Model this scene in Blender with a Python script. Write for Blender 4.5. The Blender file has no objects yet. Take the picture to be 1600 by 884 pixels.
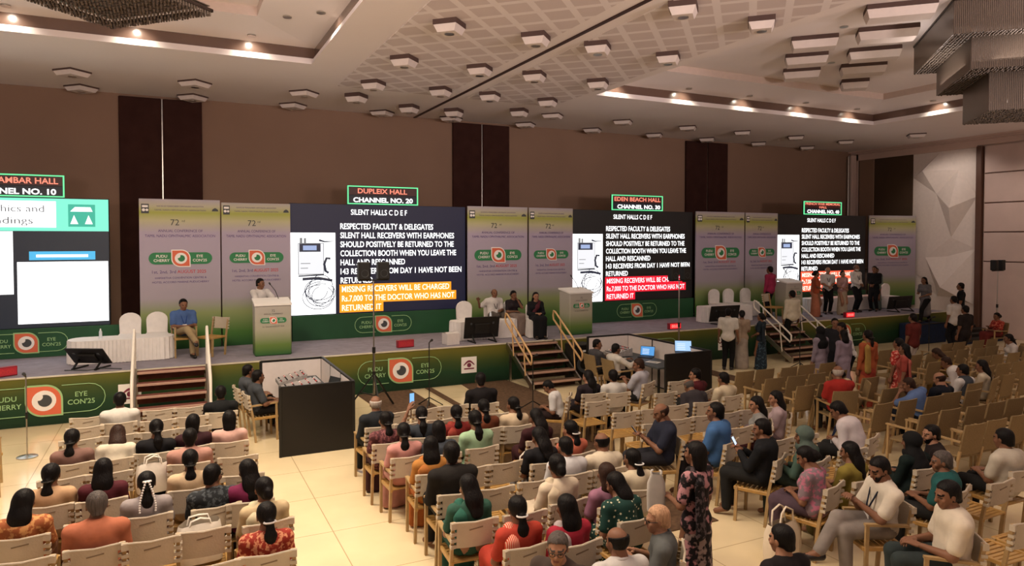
import bpy, bmesh, math, random
import numpy as np
from mathutils import Vector, Matrix
random.seed(7)
PI = math.pi
S = bpy.context.scene
COL = S.collection

# ------------------------------------------------------------------ camera, world, exposure, big lights
CAM_H = 3.5
cam_d = bpy.data.cameras.new('camera')
cam = bpy.data.objects.new('camera', cam_d)
COL.objects.link(cam)
cam_d.sensor_width = 36.0
cam_d.lens = 1090.0 / 1600.0 * 36.0
cam_d.shift_y = -38.457 / 1600.0
cam_d.clip_end = 200
cam.location = (0, 0, CAM_H)
YAW, PITCH = math.radians(26.1), math.radians(1.5)
cam.rotation_euler = (PI / 2 - PITCH, 0, -YAW)
S.camera = cam
S.view_settings.view_transform = 'Standard'
S.view_settings.look = 'None'
S.view_settings.gamma = 1.0
S.view_settings.exposure = 0.0
S.view_settings.use_curve_mapping = False
S.cycles.use_denoising = True
S.cycles.max_bounces = 8
S.cycles.sample_clamp_indirect = 4.0
S.cycles.caustics_reflective = False
S.cycles.caustics_refractive = False
w = bpy.data.worlds.new('hall_beyond')
S.world = w
w.use_nodes = True
w.node_tree.nodes['Background'].inputs[0].default_value = (0.84, 0.67, 0.63, 1)
w.node_tree.nodes['Background'].inputs[1].default_value = 0.32

def light(kind, name, loc, energy, color=(1, .8, .6), target=None, size=.1, angle=None, blend=.6, parent=None):
    d = bpy.data.lights.new(name, kind)
    d.energy = energy
    d.color = color
    if kind == 'AREA':
        d.shape = 'SQUARE'
        d.size = size
    else:
        d.shadow_soft_size = size
    if kind == 'SPOT':
        d.spot_size = math.radians(angle)
        d.spot_blend = blend
    o = bpy.data.objects.new(name, d)
    COL.objects.link(o)
    o.location = loc
    t = Vector(target if target else (loc[0], loc[1], loc[2] - 1)) - Vector(loc)
    o.rotation_euler = t.to_track_quat('-Z', 'Y').to_euler()
    if parent:
        o.parent = parent
    return o

WARM = (1, .83, .62)
DOWN_E = 330.0       # downlights in the hanging ceiling boxes; also scales the added fill spots
TRAY_E = 30.0        # spots along the ceiling trays
CHAND_E = 330.0      # lamps of the crystal chandeliers; also scales the added fill lights

# ------------------------------------------------------------------ colours and materials
def lin(h):
    h = h.lstrip('#')
    out = []
    for i in (0, 2, 4):
        v = int(h[i:i + 2], 16) / 255
        out.append(v / 12.92 if v <= .04045 else ((v + .055) / 1.055) ** 2.4)
    return tuple(out) + (1,)

MATS = {}
def mat(name, col, rough=.6, metal=0.0, var=.12, scale=9.0, bump=.0, bscale=60.0, spec=.4, emit=None, estr=1.0, coat=0):
    if name in MATS:
        return MATS[name]
    m = bpy.data.materials.new(name)
    MATS[name] = m
    m.use_nodes = True
    nt = m.node_tree
    b = nt.nodes['Principled BSDF']
    c = lin(col) if isinstance(col, str) else tuple(col) + (1,) if len(col) == 3 else col
    b.inputs['Roughness'].default_value = rough
    b.inputs['Metallic'].default_value = metal
    b.inputs['Specular IOR Level'].default_value = spec
    if coat:
        b.inputs['Coat Weight'].default_value = coat
        b.inputs['Coat Roughness'].default_value = .1
    tc = nt.nodes.new('ShaderNodeTexCoord')
    if var > 0:
        n = nt.nodes.new('ShaderNodeTexNoise')
        n.inputs['Scale'].default_value = scale
        n.inputs['Detail'].default_value = 3
        nt.links.new(tc.outputs['Object'], n.inputs['Vector'])
        r = nt.nodes.new('ShaderNodeValToRGB')
        r.color_ramp.elements[0].color = tuple(max(0, x * (1 - var)) for x in c[:3]) + (1,)
        r.color_ramp.elements[1].color = tuple(min(1, x * (1 + var)) for x in c[:3]) + (1,)
        r.color_ramp.elements[0].position = .3
        r.color_ramp.elements[1].position = .7
        nt.links.new(n.outputs['Fac'], r.inputs['Fac'])
        nt.links.new(r.outputs['Color'], b.inputs['Base Color'])
    else:
        b.inputs['Base Color'].default_value = c
    if bump > 0:
        n2 = nt.nodes.new('ShaderNodeTexNoise')
        n2.inputs['Scale'].default_value = bscale
        nt.links.new(tc.outputs['Object'], n2.inputs['Vector'])
        bp = nt.nodes.new('ShaderNodeBump')
        bp.inputs['Strength'].default_value = bump
        bp.inputs['Distance'].default_value = .01
        nt.links.new(n2.outputs['Fac'], bp.inputs['Height'])
        nt.links.new(bp.outputs['Normal'], b.inputs['Normal'])
    if emit:
        b.inputs['Emission Color'].default_value = lin(emit) if isinstance(emit, str) else emit
        b.inputs['Emission Strength'].default_value = estr
    return m

def glow(name, col, strength):
    """a lit LED surface"""
    if name in MATS:
        return MATS[name]
    m = bpy.data.materials.new(name)
    MATS[name] = m
    m.use_nodes = True
    b = m.node_tree.nodes['Principled BSDF']
    b.inputs['Base Color'].default_value = (.01, .01, .01, 1)
    b.inputs['Roughness'].default_value = .5
    b.inputs['Emission Color'].default_value = lin(col)
    b.inputs['Emission Strength'].default_value = strength
    return m

def pattern(name, kind, c1, c2, scale=30.0, rough=.8):
    """cloth with a print: floral, check, stripe, dots"""
    if name in MATS:
        return MATS[name]
    m = bpy.data.materials.new(name)
    MATS[name] = m
    m.use_nodes = True
    nt = m.node_tree
    b = nt.nodes['Principled BSDF']
    b.inputs['Roughness'].default_value = rough
    b.inputs['Specular IOR Level'].default_value = .2
    tc = nt.nodes.new('ShaderNodeTexCoord')
    r = nt.nodes.new('ShaderNodeValToRGB')
    r.color_ramp.elements[0].color = lin(c1)
    r.color_ramp.elements[1].color = lin(c2)
    if kind == 'floral':
        n = nt.nodes.new('ShaderNodeTexNoise')
        n.inputs['Scale'].default_value = scale
        n.inputs['Detail'].default_value = 2
        nt.links.new(tc.outputs['Object'], n.inputs['Vector'])
        out = n.outputs['Fac']
        r.color_ramp.elements[0].position = .5
        r.color_ramp.elements[1].position = .58
    elif kind == 'dots':
        n = nt.nodes.new('ShaderNodeTexVoronoi')
        n.inputs['Scale'].default_value = scale
        nt.links.new(tc.outputs['Object'], n.inputs['Vector'])
        out = n.outputs['Distance']
        r.color_ramp.elements[0].color, r.color_ramp.elements[1].color = lin(c2), lin(c1)
        r.color_ramp.elements[0].position = .2
        r.color_ramp.elements[1].position = .27
    else:
        n = nt.nodes.new('ShaderNodeTexWave')
        n.inputs['Scale'].default_value = scale
        n.bands_direction = 'X' if kind == 'stripe' else 'DIAGONAL'
        nt.links.new(tc.outputs['Object'], n.inputs['Vector'])
        out = n.outputs['Fac']
        r.color_ramp.elements[0].position = .55
        r.color_ramp.elements[1].position = .65
    nt.links.new(out, r.inputs['Fac'])
    nt.links.new(r.outputs['Color'], b.inputs['Base Color'])
    return m

def cloth(col, name=None):
    h = col.lstrip('#')
    r_, g_, b_ = (int(h[i:i + 2], 16) for i in (0, 2, 4))
    l_ = .3 * r_ + .59 * g_ + .11 * b_
    col = '#%02x%02x%02x' % tuple(int((c_ * .86 + l_ * .14) * .9) for c_ in (r_, g_, b_))
    return mat('cloth_' + (name or col.lstrip('#')), col, rough=.85, var=.14, scale=7, bump=.55, bscale=11, spec=.2)

# ------------------------------------------------------------------ mesh builder
class MB:
    def __init__(self):
        self.v, self.f, self.m, self.mi = [], [], [], 0
        self.T = None
    def _add(self, vs, fs):
        n = len(self.v)
        if self.T is not None:
            vs = [self.T @ Vector(p) for p in vs]
        self.v += [tuple(p) for p in vs]
        self.f += [tuple(i + n for i in f) for f in fs]
        self.m += [self.mi] * len(fs)
        return self
    def box(self, c, s, rz=0, ch=0.0):
        x, y, z = (k / 2 for k in s)
        ch = min(ch, x * .9, y * .9, z * .9)
        M = Matrix.Translation(c) @ Matrix.Rotation(rz, 4, 'Z')
        if ch <= 0:
            vs = [(-x, -y, -z), (x, -y, -z), (x, y, -z), (-x, y, -z), (-x, -y, z), (x, -y, z), (x, y, z), (-x, y, z)]
            fs = [(3, 2, 1, 0), (4, 5, 6, 7), (0, 1, 5, 4), (1, 2, 6, 5), (2, 3, 7, 6), (3, 0, 4, 7)]
        else:
            bm = bmesh.new()
            bmesh.ops.create_cube(bm, size=1)
            bmesh.ops.scale(bm, vec=(2 * x, 2 * y, 2 * z), verts=bm.verts)
            bmesh.ops.bevel(bm, geom=list(bm.edges), offset=ch, segments=1, affect='EDGES')
            bm.verts.index_update()
            vs = [tuple(q.co) for q in bm.verts]
            fs = [tuple(q.index for q in f.verts) for f in bm.faces]
            bm.free()
        return self._add([M @ Vector(p) for p in vs], fs)
    def bar(self, p, q, w, h, up=(0, 0, 1)):
        p, q = Vector(p), Vector(q)
        d = (q - p).normalized()
        u = Vector(up)
        if abs(d.dot(u)) > .98:
            u = Vector((0, 1, 0))
        s = d.cross(u).normalized() * (w / 2)
        t = s.cross(d).normalized() * (h / 2)
        vs = [p - s - t, p + s - t, p + s + t, p - s + t, q - s - t, q + s - t, q + s + t, q - s + t]
        return self._add(vs, [(3, 2, 1, 0), (4, 5, 6, 7), (0, 1, 5, 4), (1, 2, 6, 5), (2, 3, 7, 6), (3, 0, 4, 7)])
    def tube(self, pts, r, n=8, closed=False):
        pts = [Vector(p) for p in pts]
        rs = r if isinstance(r, (list, tuple)) else [r] * len(pts)
        vs, fs, L = [], [], len(pts)
        ref = None
        for i, p in enumerate(pts):
            a = pts[i - 1] if (i > 0 or closed) else pts[i]
            b = pts[(i + 1) % L] if (i < L - 1 or closed) else pts[i]
            d = (b - a).normalized()
            if ref is None:
                ref = d.cross(Vector((0, 0, 1)) if abs(d.z) < .9 else Vector((1, 0, 0))).normalized()
            s = (ref - d * ref.dot(d)).normalized()
            ref = s
            t = d.cross(s)
            for k in range(n):
                an = 2 * PI * k / n
                vs.append(p + (s * math.cos(an) + t * math.sin(an)) * rs[i])
        for i in range(L if closed else L - 1):
            for k in range(n):
                j = (i + 1) % L
                fs.append((i * n + k, i * n + (k + 1) % n, j * n + (k + 1) % n, j * n + k))
        if not closed:
            fs.append(tuple(range(n - 1, -1, -1)))
            fs.append(tuple((L - 1) * n + k for k in range(n)))
        return self._add(vs, fs)
    def lathe(self, prof, c=(0, 0, 0), n=20, rot=0):
        vs, fs = [], []
        for (r, z) in prof:
            for k in range(n):
                a = 2 * PI * k / n + rot
                vs.append((c[0] + r * math.cos(a), c[1] + r * math.sin(a), c[2] + z))
        for i in range(len(prof) - 1):
            for k in range(n):
                fs.append((i * n + k, i * n + (k + 1) % n, (i + 1) * n + (k + 1) % n, (i + 1) * n + k))
        fs.append(tuple(range(n - 1, -1, -1)))
        fs.append(tuple((len(prof) - 1) * n + k for k in range(n)))
        return self._add(vs, fs)
    def plate(self, poly, y0, y1):
        """polygon in the XZ plane, from y0 (seen side) to y1"""
        n = len(poly)
        vs = [(p[0], y0, p[1]) for p in poly] + [(p[0], y1, p[1]) for p in poly]
        fs = [tuple(range(n)), tuple(range(2 * n - 1, n - 1, -1))] + [(i, i + n, (i + 1) % n + n, (i + 1) % n) for i in range(n)]
        return self._add(vs, fs)
    def slab(self, poly, z0, z1):
        n = len(poly)
        vs = [(p[0], p[1], z0) for p in poly] + [(p[0], p[1], z1) for p in poly]
        fs = [tuple(range(n - 1, -1, -1)), tuple(range(n, 2 * n))] + [(i, (i + 1) % n, (i + 1) % n + n, i + n) for i in range(n)]
        return self._add(vs, fs)
    def ball(self, c, r, n=10, m=7):
        rx, ry, rz = (r, r, r) if not isinstance(r, (tuple, list)) else r
        vs = [(c[0], c[1], c[2] - rz)]
        for i in range(1, m):
            t = PI * i / m
            for k in range(n):
                a = 2 * PI * k / n
                vs.append((c[0] + rx * math.sin(t) * math.cos(a), c[1] + ry * math.sin(t) * math.sin(a), c[2] - rz * math.cos(t)))
        vs.append((c[0], c[1], c[2] + rz))
        fs = [(0, 1 + (k + 1) % n, 1 + k) for k in range(n)]
        for i in range(m - 2):
            for k in range(n):
                a = 1 + i * n
                fs.append((a + k, a + (k + 1) % n, a + n + (k + 1) % n, a + n + k))
        top = len(vs) - 1
        a = 1 + (m - 2) * n
        fs += [(a + k, a + (k + 1) % n, top) for k in range(n)]
        return self._add(vs, fs)
    def raw(self, vs, fs):
        return self._add(vs, fs)
    def mesh(self, name, mats, smooth=None):
        me = bpy.data.meshes.new(name)
        me.from_pydata(self.v, [], self.f)
        for x in (mats if isinstance(mats, (list, tuple)) else [mats]):
            me.materials.append(x)
        if any(self.m):
            me.polygons.foreach_set('material_index', self.m)
        bm = bmesh.new()
        bm.from_mesh(me)
        bmesh.ops.recalc_face_normals(bm, faces=bm.faces)
        bm.to_mesh(me)
        bm.free()
        if smooth:
            me.polygons.foreach_set('use_smooth', [True] * len(me.polygons))
            me.set_sharp_from_angle(angle=math.radians(smooth))
        me.update()
        return me
    def build(self, name, mats, parent=None, smooth=None, loc=None, rz=0):
        return put(name, self.mesh(name, mats, smooth), parent, loc, rz)

def put(name, me, parent=None, loc=None, rz=0):
    o = bpy.data.objects.new(name, me)
    COL.objects.link(o)
    if parent is not None:
        o.parent = parent
    if loc is not None:
        o.location = loc
    if rz:
        o.rotation_euler = (0, 0, rz)
    return o

def tag(o, label=None, cat=None, group=None, kind=None):
    if label: o['label'] = label
    if cat: o['category'] = cat
    if group: o['group'] = group
    if kind: o['kind'] = kind
    return o

def thing(name, label, cat, loc=(0, 0, 0), rz=0, group=None):
    o = bpy.data.objects.new(name, None)
    COL.objects.link(o)
    o.empty_display_size = .1
    o.location = loc
    o.rotation_euler = (0, 0, rz)
    return tag(o, label, cat, group)

def struct(name, mb, m, smooth=None):
    return tag(mb.build(name, m, smooth=smooth), kind='structure')

KIDS = {}
def dup(root, loc, rz, label=None, group=None):
    """copy a thing with its parts and their sub-parts"""
    def cp(o, par):
        c = o.copy()
        COL.objects.link(c)
        if par is not None:
            c.parent = par
        for ch in KIDS.setdefault(o.name, list(o.children)):
            cp(ch, c)
        return c
    r = cp(root, None)
    r.location = loc
    r.rotation_euler = (0, 0, rz)
    tag(r, label, None, group)
    return r

TEXTS = {}
def text_geo(s, bold=0.0):
    key = (s, bold)
    if key not in TEXTS:
        cu = bpy.data.curves.new('lettering', 'FONT')
        cu.body = s
        cu.size = 1.0
        cu.resolution_u = 3
        cu.offset = bold
        o = bpy.data.objects.new('lettering', cu)
        COL.objects.link(o)
        dg = bpy.context.evaluated_depsgraph_get()
        ev = o.evaluated_get(dg)
        me = ev.to_mesh()
        vs = np.array([v.co[:2] for v in me.vertices]) if len(me.vertices) else np.zeros((0, 2))
        fs = [tuple(p.vertices) for p in me.polygons]
        ev.to_mesh_clear()
        bpy.data.objects.remove(o)
        bpy.data.curves.remove(cu)
        TEXTS[key] = (vs, fs)
    return TEXTS[key]

def put_text(mb, s, x, z, y, h, width=None, align='L', bold=.02):
    """letters in the XZ plane facing -Y; z is the baseline, h the capital height; width stretches the line to fit"""
    vs, fs = text_geo(s, bold)
    if not len(vs):
        return
    k = h / .7
    x0, x1 = vs[:, 0].min(), vs[:, 0].max()
    kx = width / (x1 - x0) if width else k
    w_ = (x1 - x0) * kx
    ox = x if align == 'L' else x - w_ / 2 if align == 'C' else x - w_
    mb._add([(ox + (a - x0) * kx, y, z + b * k) for a, b in vs], fs)
# ------------------------------------------------------------------ the hall
WALL_Y, WALL_X, CEIL = 20.8, 26.7, 7.3
X0, Y0 = -9.0, -9.0
STG_Z, STG_Y, STG_B = 0.92, 15.7, 18.75

def floor_material():
    m = mat('floor_tile', '#e2cfa8', rough=.15, var=.07, scale=1.2, spec=.5)
    nt = m.node_tree
    b = nt.nodes['Principled BSDF']
    src = b.inputs['Base Color'].links[0].from_socket
    br = nt.nodes.new('ShaderNodeTexBrick')
    br.offset = 0
    br.inputs['Scale'].default_value = 1.0
    br.inputs['Brick Width'].default_value = 1.2
    br.inputs['Row Height'].default_value = 1.2
    br.inputs['Mortar Size'].default_value = .006
    br.inputs['Color1'].default_value = (1, 1, 1, 1)
    br.inputs['Color2'].default_value = (.95, .95, .95, 1)
    br.inputs['Mortar'].default_value = (.55, .5, .45, 1)
    tc = nt.nodes.new('ShaderNodeTexCoord')
    nt.links.new(tc.outputs['Object'], br.inputs['Vector'])
    mx = nt.nodes.new('ShaderNodeMixRGB')
    mx.blend_type = 'MULTIPLY'
    mx.inputs[0].default_value = 1
    nt.links.new(src, mx.inputs[1])
    nt.links.new(br.outputs['Color'], mx.inputs[2])
    nt.links.new(mx.outputs[0], b.inputs['Base Color'])
    return m

b_ = MB().slab([(X0, Y0), (WALL_X + .3, Y0), (WALL_X + .3, WALL_Y + .3), (X0, WALL_Y + .3)], -.12, 0)
b_.v = [(x - 1.72, y, z) for x, y, z in b_.v]
fl = struct('floor', b_, floor_material())
fl.location = (1.72, 0, 0)

M_carpet = mat('brown_carpet', '#5a4636', rough=.95, var=.3, scale=14, bump=.4, bscale=120, spec=.1)
carp = MB()
carp.slab([(3.85, 13.1), (5.0, 13.1), (5.0, 15.6), (3.75, 15.6)], .0, .012)
carp.slab([(5.36, 13.3), (5.52, 13.3), (5.52, 15.62), (5.36, 15.62)], .0, .012)
carp.slab([(6.15, 8.9), (7.5, 10.95), (7.6, 14.0), (7.5, 15.64), (6.3, 15.64), (6.06, 12.6), (5.0, 11.2), (5.0, 6.6), (6.1, 6.6)], .0, .012)
carp.slab([(12.5, 11.2), (13.0, 11.2), (13.05, 15.6), (12.6, 15.6)], .0, .012)
struct('floor_carpet', carp, M_carpet)

# walls
M_wall = mat('wall_fabric_beige', '#8d7260', rough=.9, var=.05, scale=.6, bump=.12, bscale=90, spec=.15)
M_dark = mat('wall_fabric_dark', '#3a231e', rough=.92, var=.15, scale=3, bump=.2, bscale=90, spec=.1)
M_pale = mat('wall_panel_pale', '#cdb4a8', rough=.6, var=.04, scale=.8, spec=.3)
M_brown = mat('wood_strip_brown', '#5d4033', rough=.45, var=.1, scale=2)
M_metal = mat('brushed_metal', '#b9b4ac', rough=.28, metal=1, var=.06)
struct('wall_back', MB().box(((X0 + WALL_X) / 2, WALL_Y + .15, 3.65), (WALL_X - X0 + .6, .3, 7.5)), M_wall)
k = 0
for xa, xb in ((-1.16, .81), (8.07, 10.05), (17.43, 19.48), (-8.9, -7.6)):
    xm = (xa + xb) / 2 + .02
    t = MB()
    t.box(((xa + xm) / 2 - .01, WALL_Y - .05, 3.62), (xm - xa - .02, .1, 7.22), ch=.02)
    t.box(((xb + xm) / 2 + .01, WALL_Y - .05, 3.62), (xb - xm - .02, .1, 7.22), ch=.02)
    t.mi = 1
    t.box((xm, WALL_Y - .03, 3.62), (.025, .06, 7.2))
    k += 1
    o = t.build('trim_%d' % k, [M_dark, M_metal])
    tag(o, kind='structure')
t = MB().box((26.30, WALL_Y - .06, 3.6), (.07, .12, 7.0), ch=.015)
struct('trim_5', t, M_metal)
struct('trim_6', MB().box((26.52, WALL_Y - .1, 3.6), (.3, .2, 7.1), ch=.02), M_pale)

# right wall: pale structure, a sunken dark panel, a faceted relief, a wood strip and grooved panels
struct('wall_right', MB().box((WALL_X + .25, (Y0 + WALL_Y) / 2, 3.65), (.3, WALL_Y - Y0 + .6, 7.5)), M_pale)
M_olive = mat('sunken_panel_olive', '#4a3828', rough=.9, var=.08, scale=1)
rw = MB()
rw.box((WALL_X + .05, (15.6 + WALL_Y) / 2, 7.12), (.1, WALL_Y - 15.6, .4))
rw.box((WALL_X + .05, (Y0 + 15.6) / 2, 7.16), (.1, 15.6 - Y0, .36))
rw.box((WALL_X + .05, 20.7, 3.6), (.1, .3, 7.2))
struct('trim_7', rw, M_pale)
p = MB().box((WALL_X + .07, 19.33, 4.6), (.04, 2.45, 4.68), ch=.01)
p.mi = 1
p.box((WALL_X + .03, 20.15, 4.6), (.06, .7, 4.68), ch=.02)
p.box((WALL_X + .04, 20.15, 5.4), (.066, .7, .02))
p.mi = 0
tag(p.build('trim_8', [M_olive, M_wall]), kind='structure')
# faceted relief: an irregular net of points, each pulled out by its own depth
fy0, fy1, fz0, fz1 = 15.62, 18.1, 0.0, 6.92
NY, NZ = 3, 7
rnd = random.Random(5)
pts = {}
for i in range(NY + 1):
    for j in range(NZ + 1):
        y = fy0 + (fy1 - fy0) * i / NY
        z = fz0 + (fz1 - fz0) * j / NZ
        d = .02
        if 0 < i < NY: y += rnd.uniform(-.3, .3)
        if 0 < j < NZ: z += rnd.uniform(-.36, .36)
        if 0 < i < NY and 0 < j < NZ: d = rnd.choice([.04, .12, .3, .45, .55])
        pts[i, j] = (WALL_X + .1 - d, y, z)
fa = MB()
for i in range(NY):
    for j in range(NZ):
        a, b2, c2, d2 = pts[i, j], pts[i + 1, j], pts[i + 1, j + 1], pts[i, j + 1]
        if (i + j) % 2:
            fa.raw([a, b2, c2, a, c2, d2], [(0, 1, 2), (3, 4, 5)])
        else:
            fa.raw([a, b2, d2, b2, c2, d2], [(0, 1, 2), (3, 4, 5)])
M_facet = mat('relief_white', '#ebdfd8', rough=.5, var=.03, spec=.4)
tag(fa.build('trim_9', M_facet), kind='structure')
struct('trim_10', MB().box((WALL_X + .02, 15.5, 3.47), (.2, .2, 6.94), ch=.02), M_brown)
g = MB()
for z0, z1 in ((0, 2.70), (2.74, 3.77), (3.81, 4.83), (4.87, 5.91), (5.95, 6.93)):
    g.box((WALL_X + .06, (Y0 + 15.35) / 2, (z0 + z1) / 2), (.06, 15.35 - Y0, z1 - z0), ch=.012)
g.mi = 1
for z in (2.72, 3.79, 4.85, 5.93):
    g.box((WALL_X + .09, (Y0 + 15.35) / 2, z), (.04, 15.35 - Y0, .04))
tag(g.build('trim_11', [mat('door_panel_pale', '#cdb6ae', rough=.5, var=.05, scale=1.5), M_brown]), kind='structure')

# ceiling: lower soffit with two raised trays
M_ceil = mat('ceiling_white', '#efe6e4', rough=.85, var=.02, scale=.5, spec=.2)
M_soff = M_ceil
TL = (-5.5, 2.85, 2.0, 15.6)      # left tray x0,x1,y0,y1
TR = (10.0, 20.98, 2.0, 15.6)
ce = MB()
def rect(x0, x1, y0, y1, z0, z1):
    ce.slab([(x0, y0), (x1, y0), (x1, y1), (x0, y1)], z0, z1)
rect(X0, TL[0], Y0, WALL_Y + .3, CEIL, CEIL + .1)
rect(TL[0], WALL_X + .4, TL[3], WALL_Y + .3, CEIL, CEIL + .1)
rect(TL[1], TR[0], Y0, TL[3], CEIL, CEIL + .1)
rect(TR[1], WALL_X + .4, Y0, TR[3], CEIL, CEIL + .1)
rect(TL[0], TL[1], Y0, TL[2], CEIL, CEIL + .1)
rect(TR[0], TR[1], Y0, TR[2], CEIL, CEIL + .1)
struct('ceiling', ce, M_ceil)
M_band = mat('tray_band_brown', '#6a5348', rough=.22, var=.08, scale=2, spec=.6)
def tray(T, n):
    x0, x1, y0, y1 = T
    q = MB()
    # fascia lip, band, shelf and inner ceiling with its own step
    def ring(ins0, z0, ins1, z1):
        a = [(x0 + ins0, y0 + ins0), (x1 - ins0, y0 + ins0), (x1 - ins0, y1 - ins0), (x0 + ins0, y1 - ins0)]
        c = [(x0 + ins1, y0 + ins1), (x1 - ins1, y0 + ins1), (x1 - ins1, y1 - ins1), (x0 + ins1, y1 - ins1)]
        for i in range(4):
            j = (i + 1) % 4
            q.raw([a[i] + (z0,), a[j] + (z0,), c[j] + (z1,), c[i] + (z1,)], [(0, 1, 2, 3)])
    ring(0, CEIL, .06, CEIL + .0)
    ring(.06, CEIL, .02, CEIL + .13)
    ring(.02, CEIL + .13, -.02, CEIL + .14)
    q.mi = 1
    ring(-.02, CEIL + .14, -.02, CEIL + .36)
    q.mi = 0
    ring(-.02, CEIL + .36, .1, CEIL + .38)
    ring(.1, CEIL + .38, 1.3, CEIL + .5)
    q.mi = 2
    ring(1.3, CEIL + .5, 1.3, CEIL + .68)
    q.mi = 0
    a = [(x0 + 1.3, y0 + 1.3), (x1 - 1.3, y0 + 1.3), (x1 - 1.3, y1 - 1.3), (x0 + 1.3, y1 - 1.3)]
    q.raw([p + (CEIL + .68,) for p in a], [(0, 1, 2, 3)])
    tag(q.build('ceiling_tray', [M_ceil, M_band, mat('tray_step_tan', '#cdb9ad', rough=.8, var=.03)]), kind='structure')
tray(TL, 1)
tray(TR, 2)
# dark movement joint across the ceiling
struct('trim_12', MB().box((6.35 + .48, (Y0 + WALL_Y) / 2, CEIL - .012), (.07, WALL_Y - Y0, .03)), mat('joint_dark', '#3b2320', rough=.6, var=0))
struct('trim_13', MB().box((WALL_X - .25, (Y0 + WALL_Y) / 2, CEIL - .03), (.12, WALL_Y - Y0, .06)).box((WALL_X - .08, (Y0 + WALL_Y) / 2, CEIL - .06), (.12, WALL_Y - Y0, .12)), M_pale)

# perforated acoustic field, squares turned by 45 degrees
def acoustic_material():
    m = bpy.data.materials.new('acoustic_squares')
    m.use_nodes = True
    nt = m.node_tree
    b = nt.nodes['Principled BSDF']
    b.inputs['Roughness'].default_value = .85
    tc = nt.nodes.new('ShaderNodeTexCoord')
    mp = nt.nodes.new('ShaderNodeMapping')
    mp.inputs['Rotation'].default_value = (0, 0, PI / 4)
    br = nt.nodes.new('ShaderNodeTexBrick')
    br.offset = 0
    br.inputs['Scale'].default_value = 1
    br.inputs['Brick Width'].default_value = .56
    br.inputs['Row Height'].default_value = .56
    br.inputs['Mortar Size'].default_value = .065
    br.inputs['Mortar Smooth'].default_value = .1
    br.inputs['Color1'].default_value = lin('#d6c9c7')
    br.inputs['Color2'].default_value = lin('#d2c5c3')
    br.inputs['Mortar'].default_value = lin('#ebe2e1')
    nt.links.new(tc.outputs['Object'], mp.inputs['Vector'])
    nt.links.new(mp.outputs['Vector'], br.inputs['Vector'])
    nt.links.new(br.outputs['Color'], b.inputs['Base Color'])
    return m
M_ac = acoustic_material()
ac = MB()
for x0, x1 in ((3.75, 6.5), (7.2, 9.75)):
    ac.slab([(x0, 1.0), (x1, 1.0), (x1, 17.4), (x0, 17.4)], CEIL - .012, CEIL + .02)
struct('ceiling_panel', ac, M_ac)

# hanging ceiling boxes with ring downlights
M_box = mat('ceiling_box_cream', '#ded2cc', rough=.7, var=.03)
M_neck = mat('ceiling_box_shadow_gap', '#54403a', rough=.8, var=.05)  # dark brown stands in for the shade of the gap above boxes and coffers
M_ring = glow('downlight_lit', '#fff0d8', 3.0)
def make_box(label, loc, group, s=.21, sx=None, nk=.10, hb=.12):
    r = thing('ceiling_box', label, 'ceiling fixture', loc, PI / 4, group)
    sx = sx or s
    MB().box((0, 0, -nk / 2), (2.1 * sx, 2.1 * s, nk), ch=.006).build('neck', M_neck, r)
    b = MB()
    vs = [(-sx, -s, -nk), (sx, -s, -nk), (sx, s, -nk), (-sx, s, -nk)]
    k_ = .05
    zb = -nk - hb
    vs += [(-sx + k_, -s + k_, zb), (sx - k_, -s + k_, zb), (sx - k_, s - k_, zb), (-sx + k_, s - k_, zb)]
    b.raw(vs, [(0, 1, 2, 3), (7, 6, 5, 4), (0, 4, 5, 1), (1, 5, 6, 2), (2, 6, 7, 3), (3, 7, 4, 0)])
    b.build('bowl', M_box, r)
    MB().lathe([(.06, zb - .012), (.085, zb - .012), (.085, zb), (.06, zb)], n=18).build('ring', M_metal, r)
    MB().lathe([(.001, zb - .006), (.058, zb - .006), (.058, zb)], n=16).build('downlight', M_ring, r)
    return r
ORD = ['first', 'second', 'third', 'fourth', 'fifth', 'sixth', 'seventh', 'eighth', 'ninth', 'tenth', 'eleventh', 'twelfth', 'thirteenth', 'fourteenth']
bx0 = None
xs = (4.4, 6.1, 7.45, 9.15)
for j, y in enumerate((18.2, 16.5, 14.05, 11.45, 8.95)):
    for i, x in enumerate(xs):
        if j == 4 and i < 2: continue
        yy = 19.05 if (j == 0 and i in (1, 2)) else y
        lab = 'cream square box light under patterned ceiling, %s row from screen wall, %s from left' % (ORD[j], ORD[i if j < 4 else i - 2])
        if bx0 is None:
            bx0 = make_box(lab, (x, yy, CEIL), 'box lights under the patterned ceiling')
        else:
            dup(bx0, (x, yy, CEIL), PI / 4, lab, 'box lights under the patterned ceiling')
        if j in (1, 3):
            light('SPOT', 'downlight_or_wall_fill', (x, yy, CEIL - .3), DOWN_E * (.4, .34, .22, .12)[i], WARM, size=.08, angle=95)
xw = (-1.93, .58, 3.13, 5.67, 7.85, 10.43, 13.0, 15.62, 18.05, 20.65, 23.3)
bx1 = None
for j, y in enumerate((20.3, 18.5)):
    for i, x in enumerate(xw):
        if j == 1 and i in (3, 4): continue
        n_ = i if j == 0 or i < 3 else i - 2
        lab = 'flat box light on plain soffit, %s row from screen wall, %s from left' % (ORD[j], ORD[n_])
        if bx1 is None:
            bx1 = make_box(lab, (x, y, CEIL), 'box lights on the soffit along the screen wall', s=.26, nk=.04, hb=.09)
        else:
            dup(bx1, (x, y, CEIL), PI / 4, lab, 'box lights on the soffit along the screen wall')
dup(bx1, (24.1, 16.2, CEIL), PI / 4, 'flat box light on soffit above the faceted white wall panel', 'box lights on the soffit along the screen wall')

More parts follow.
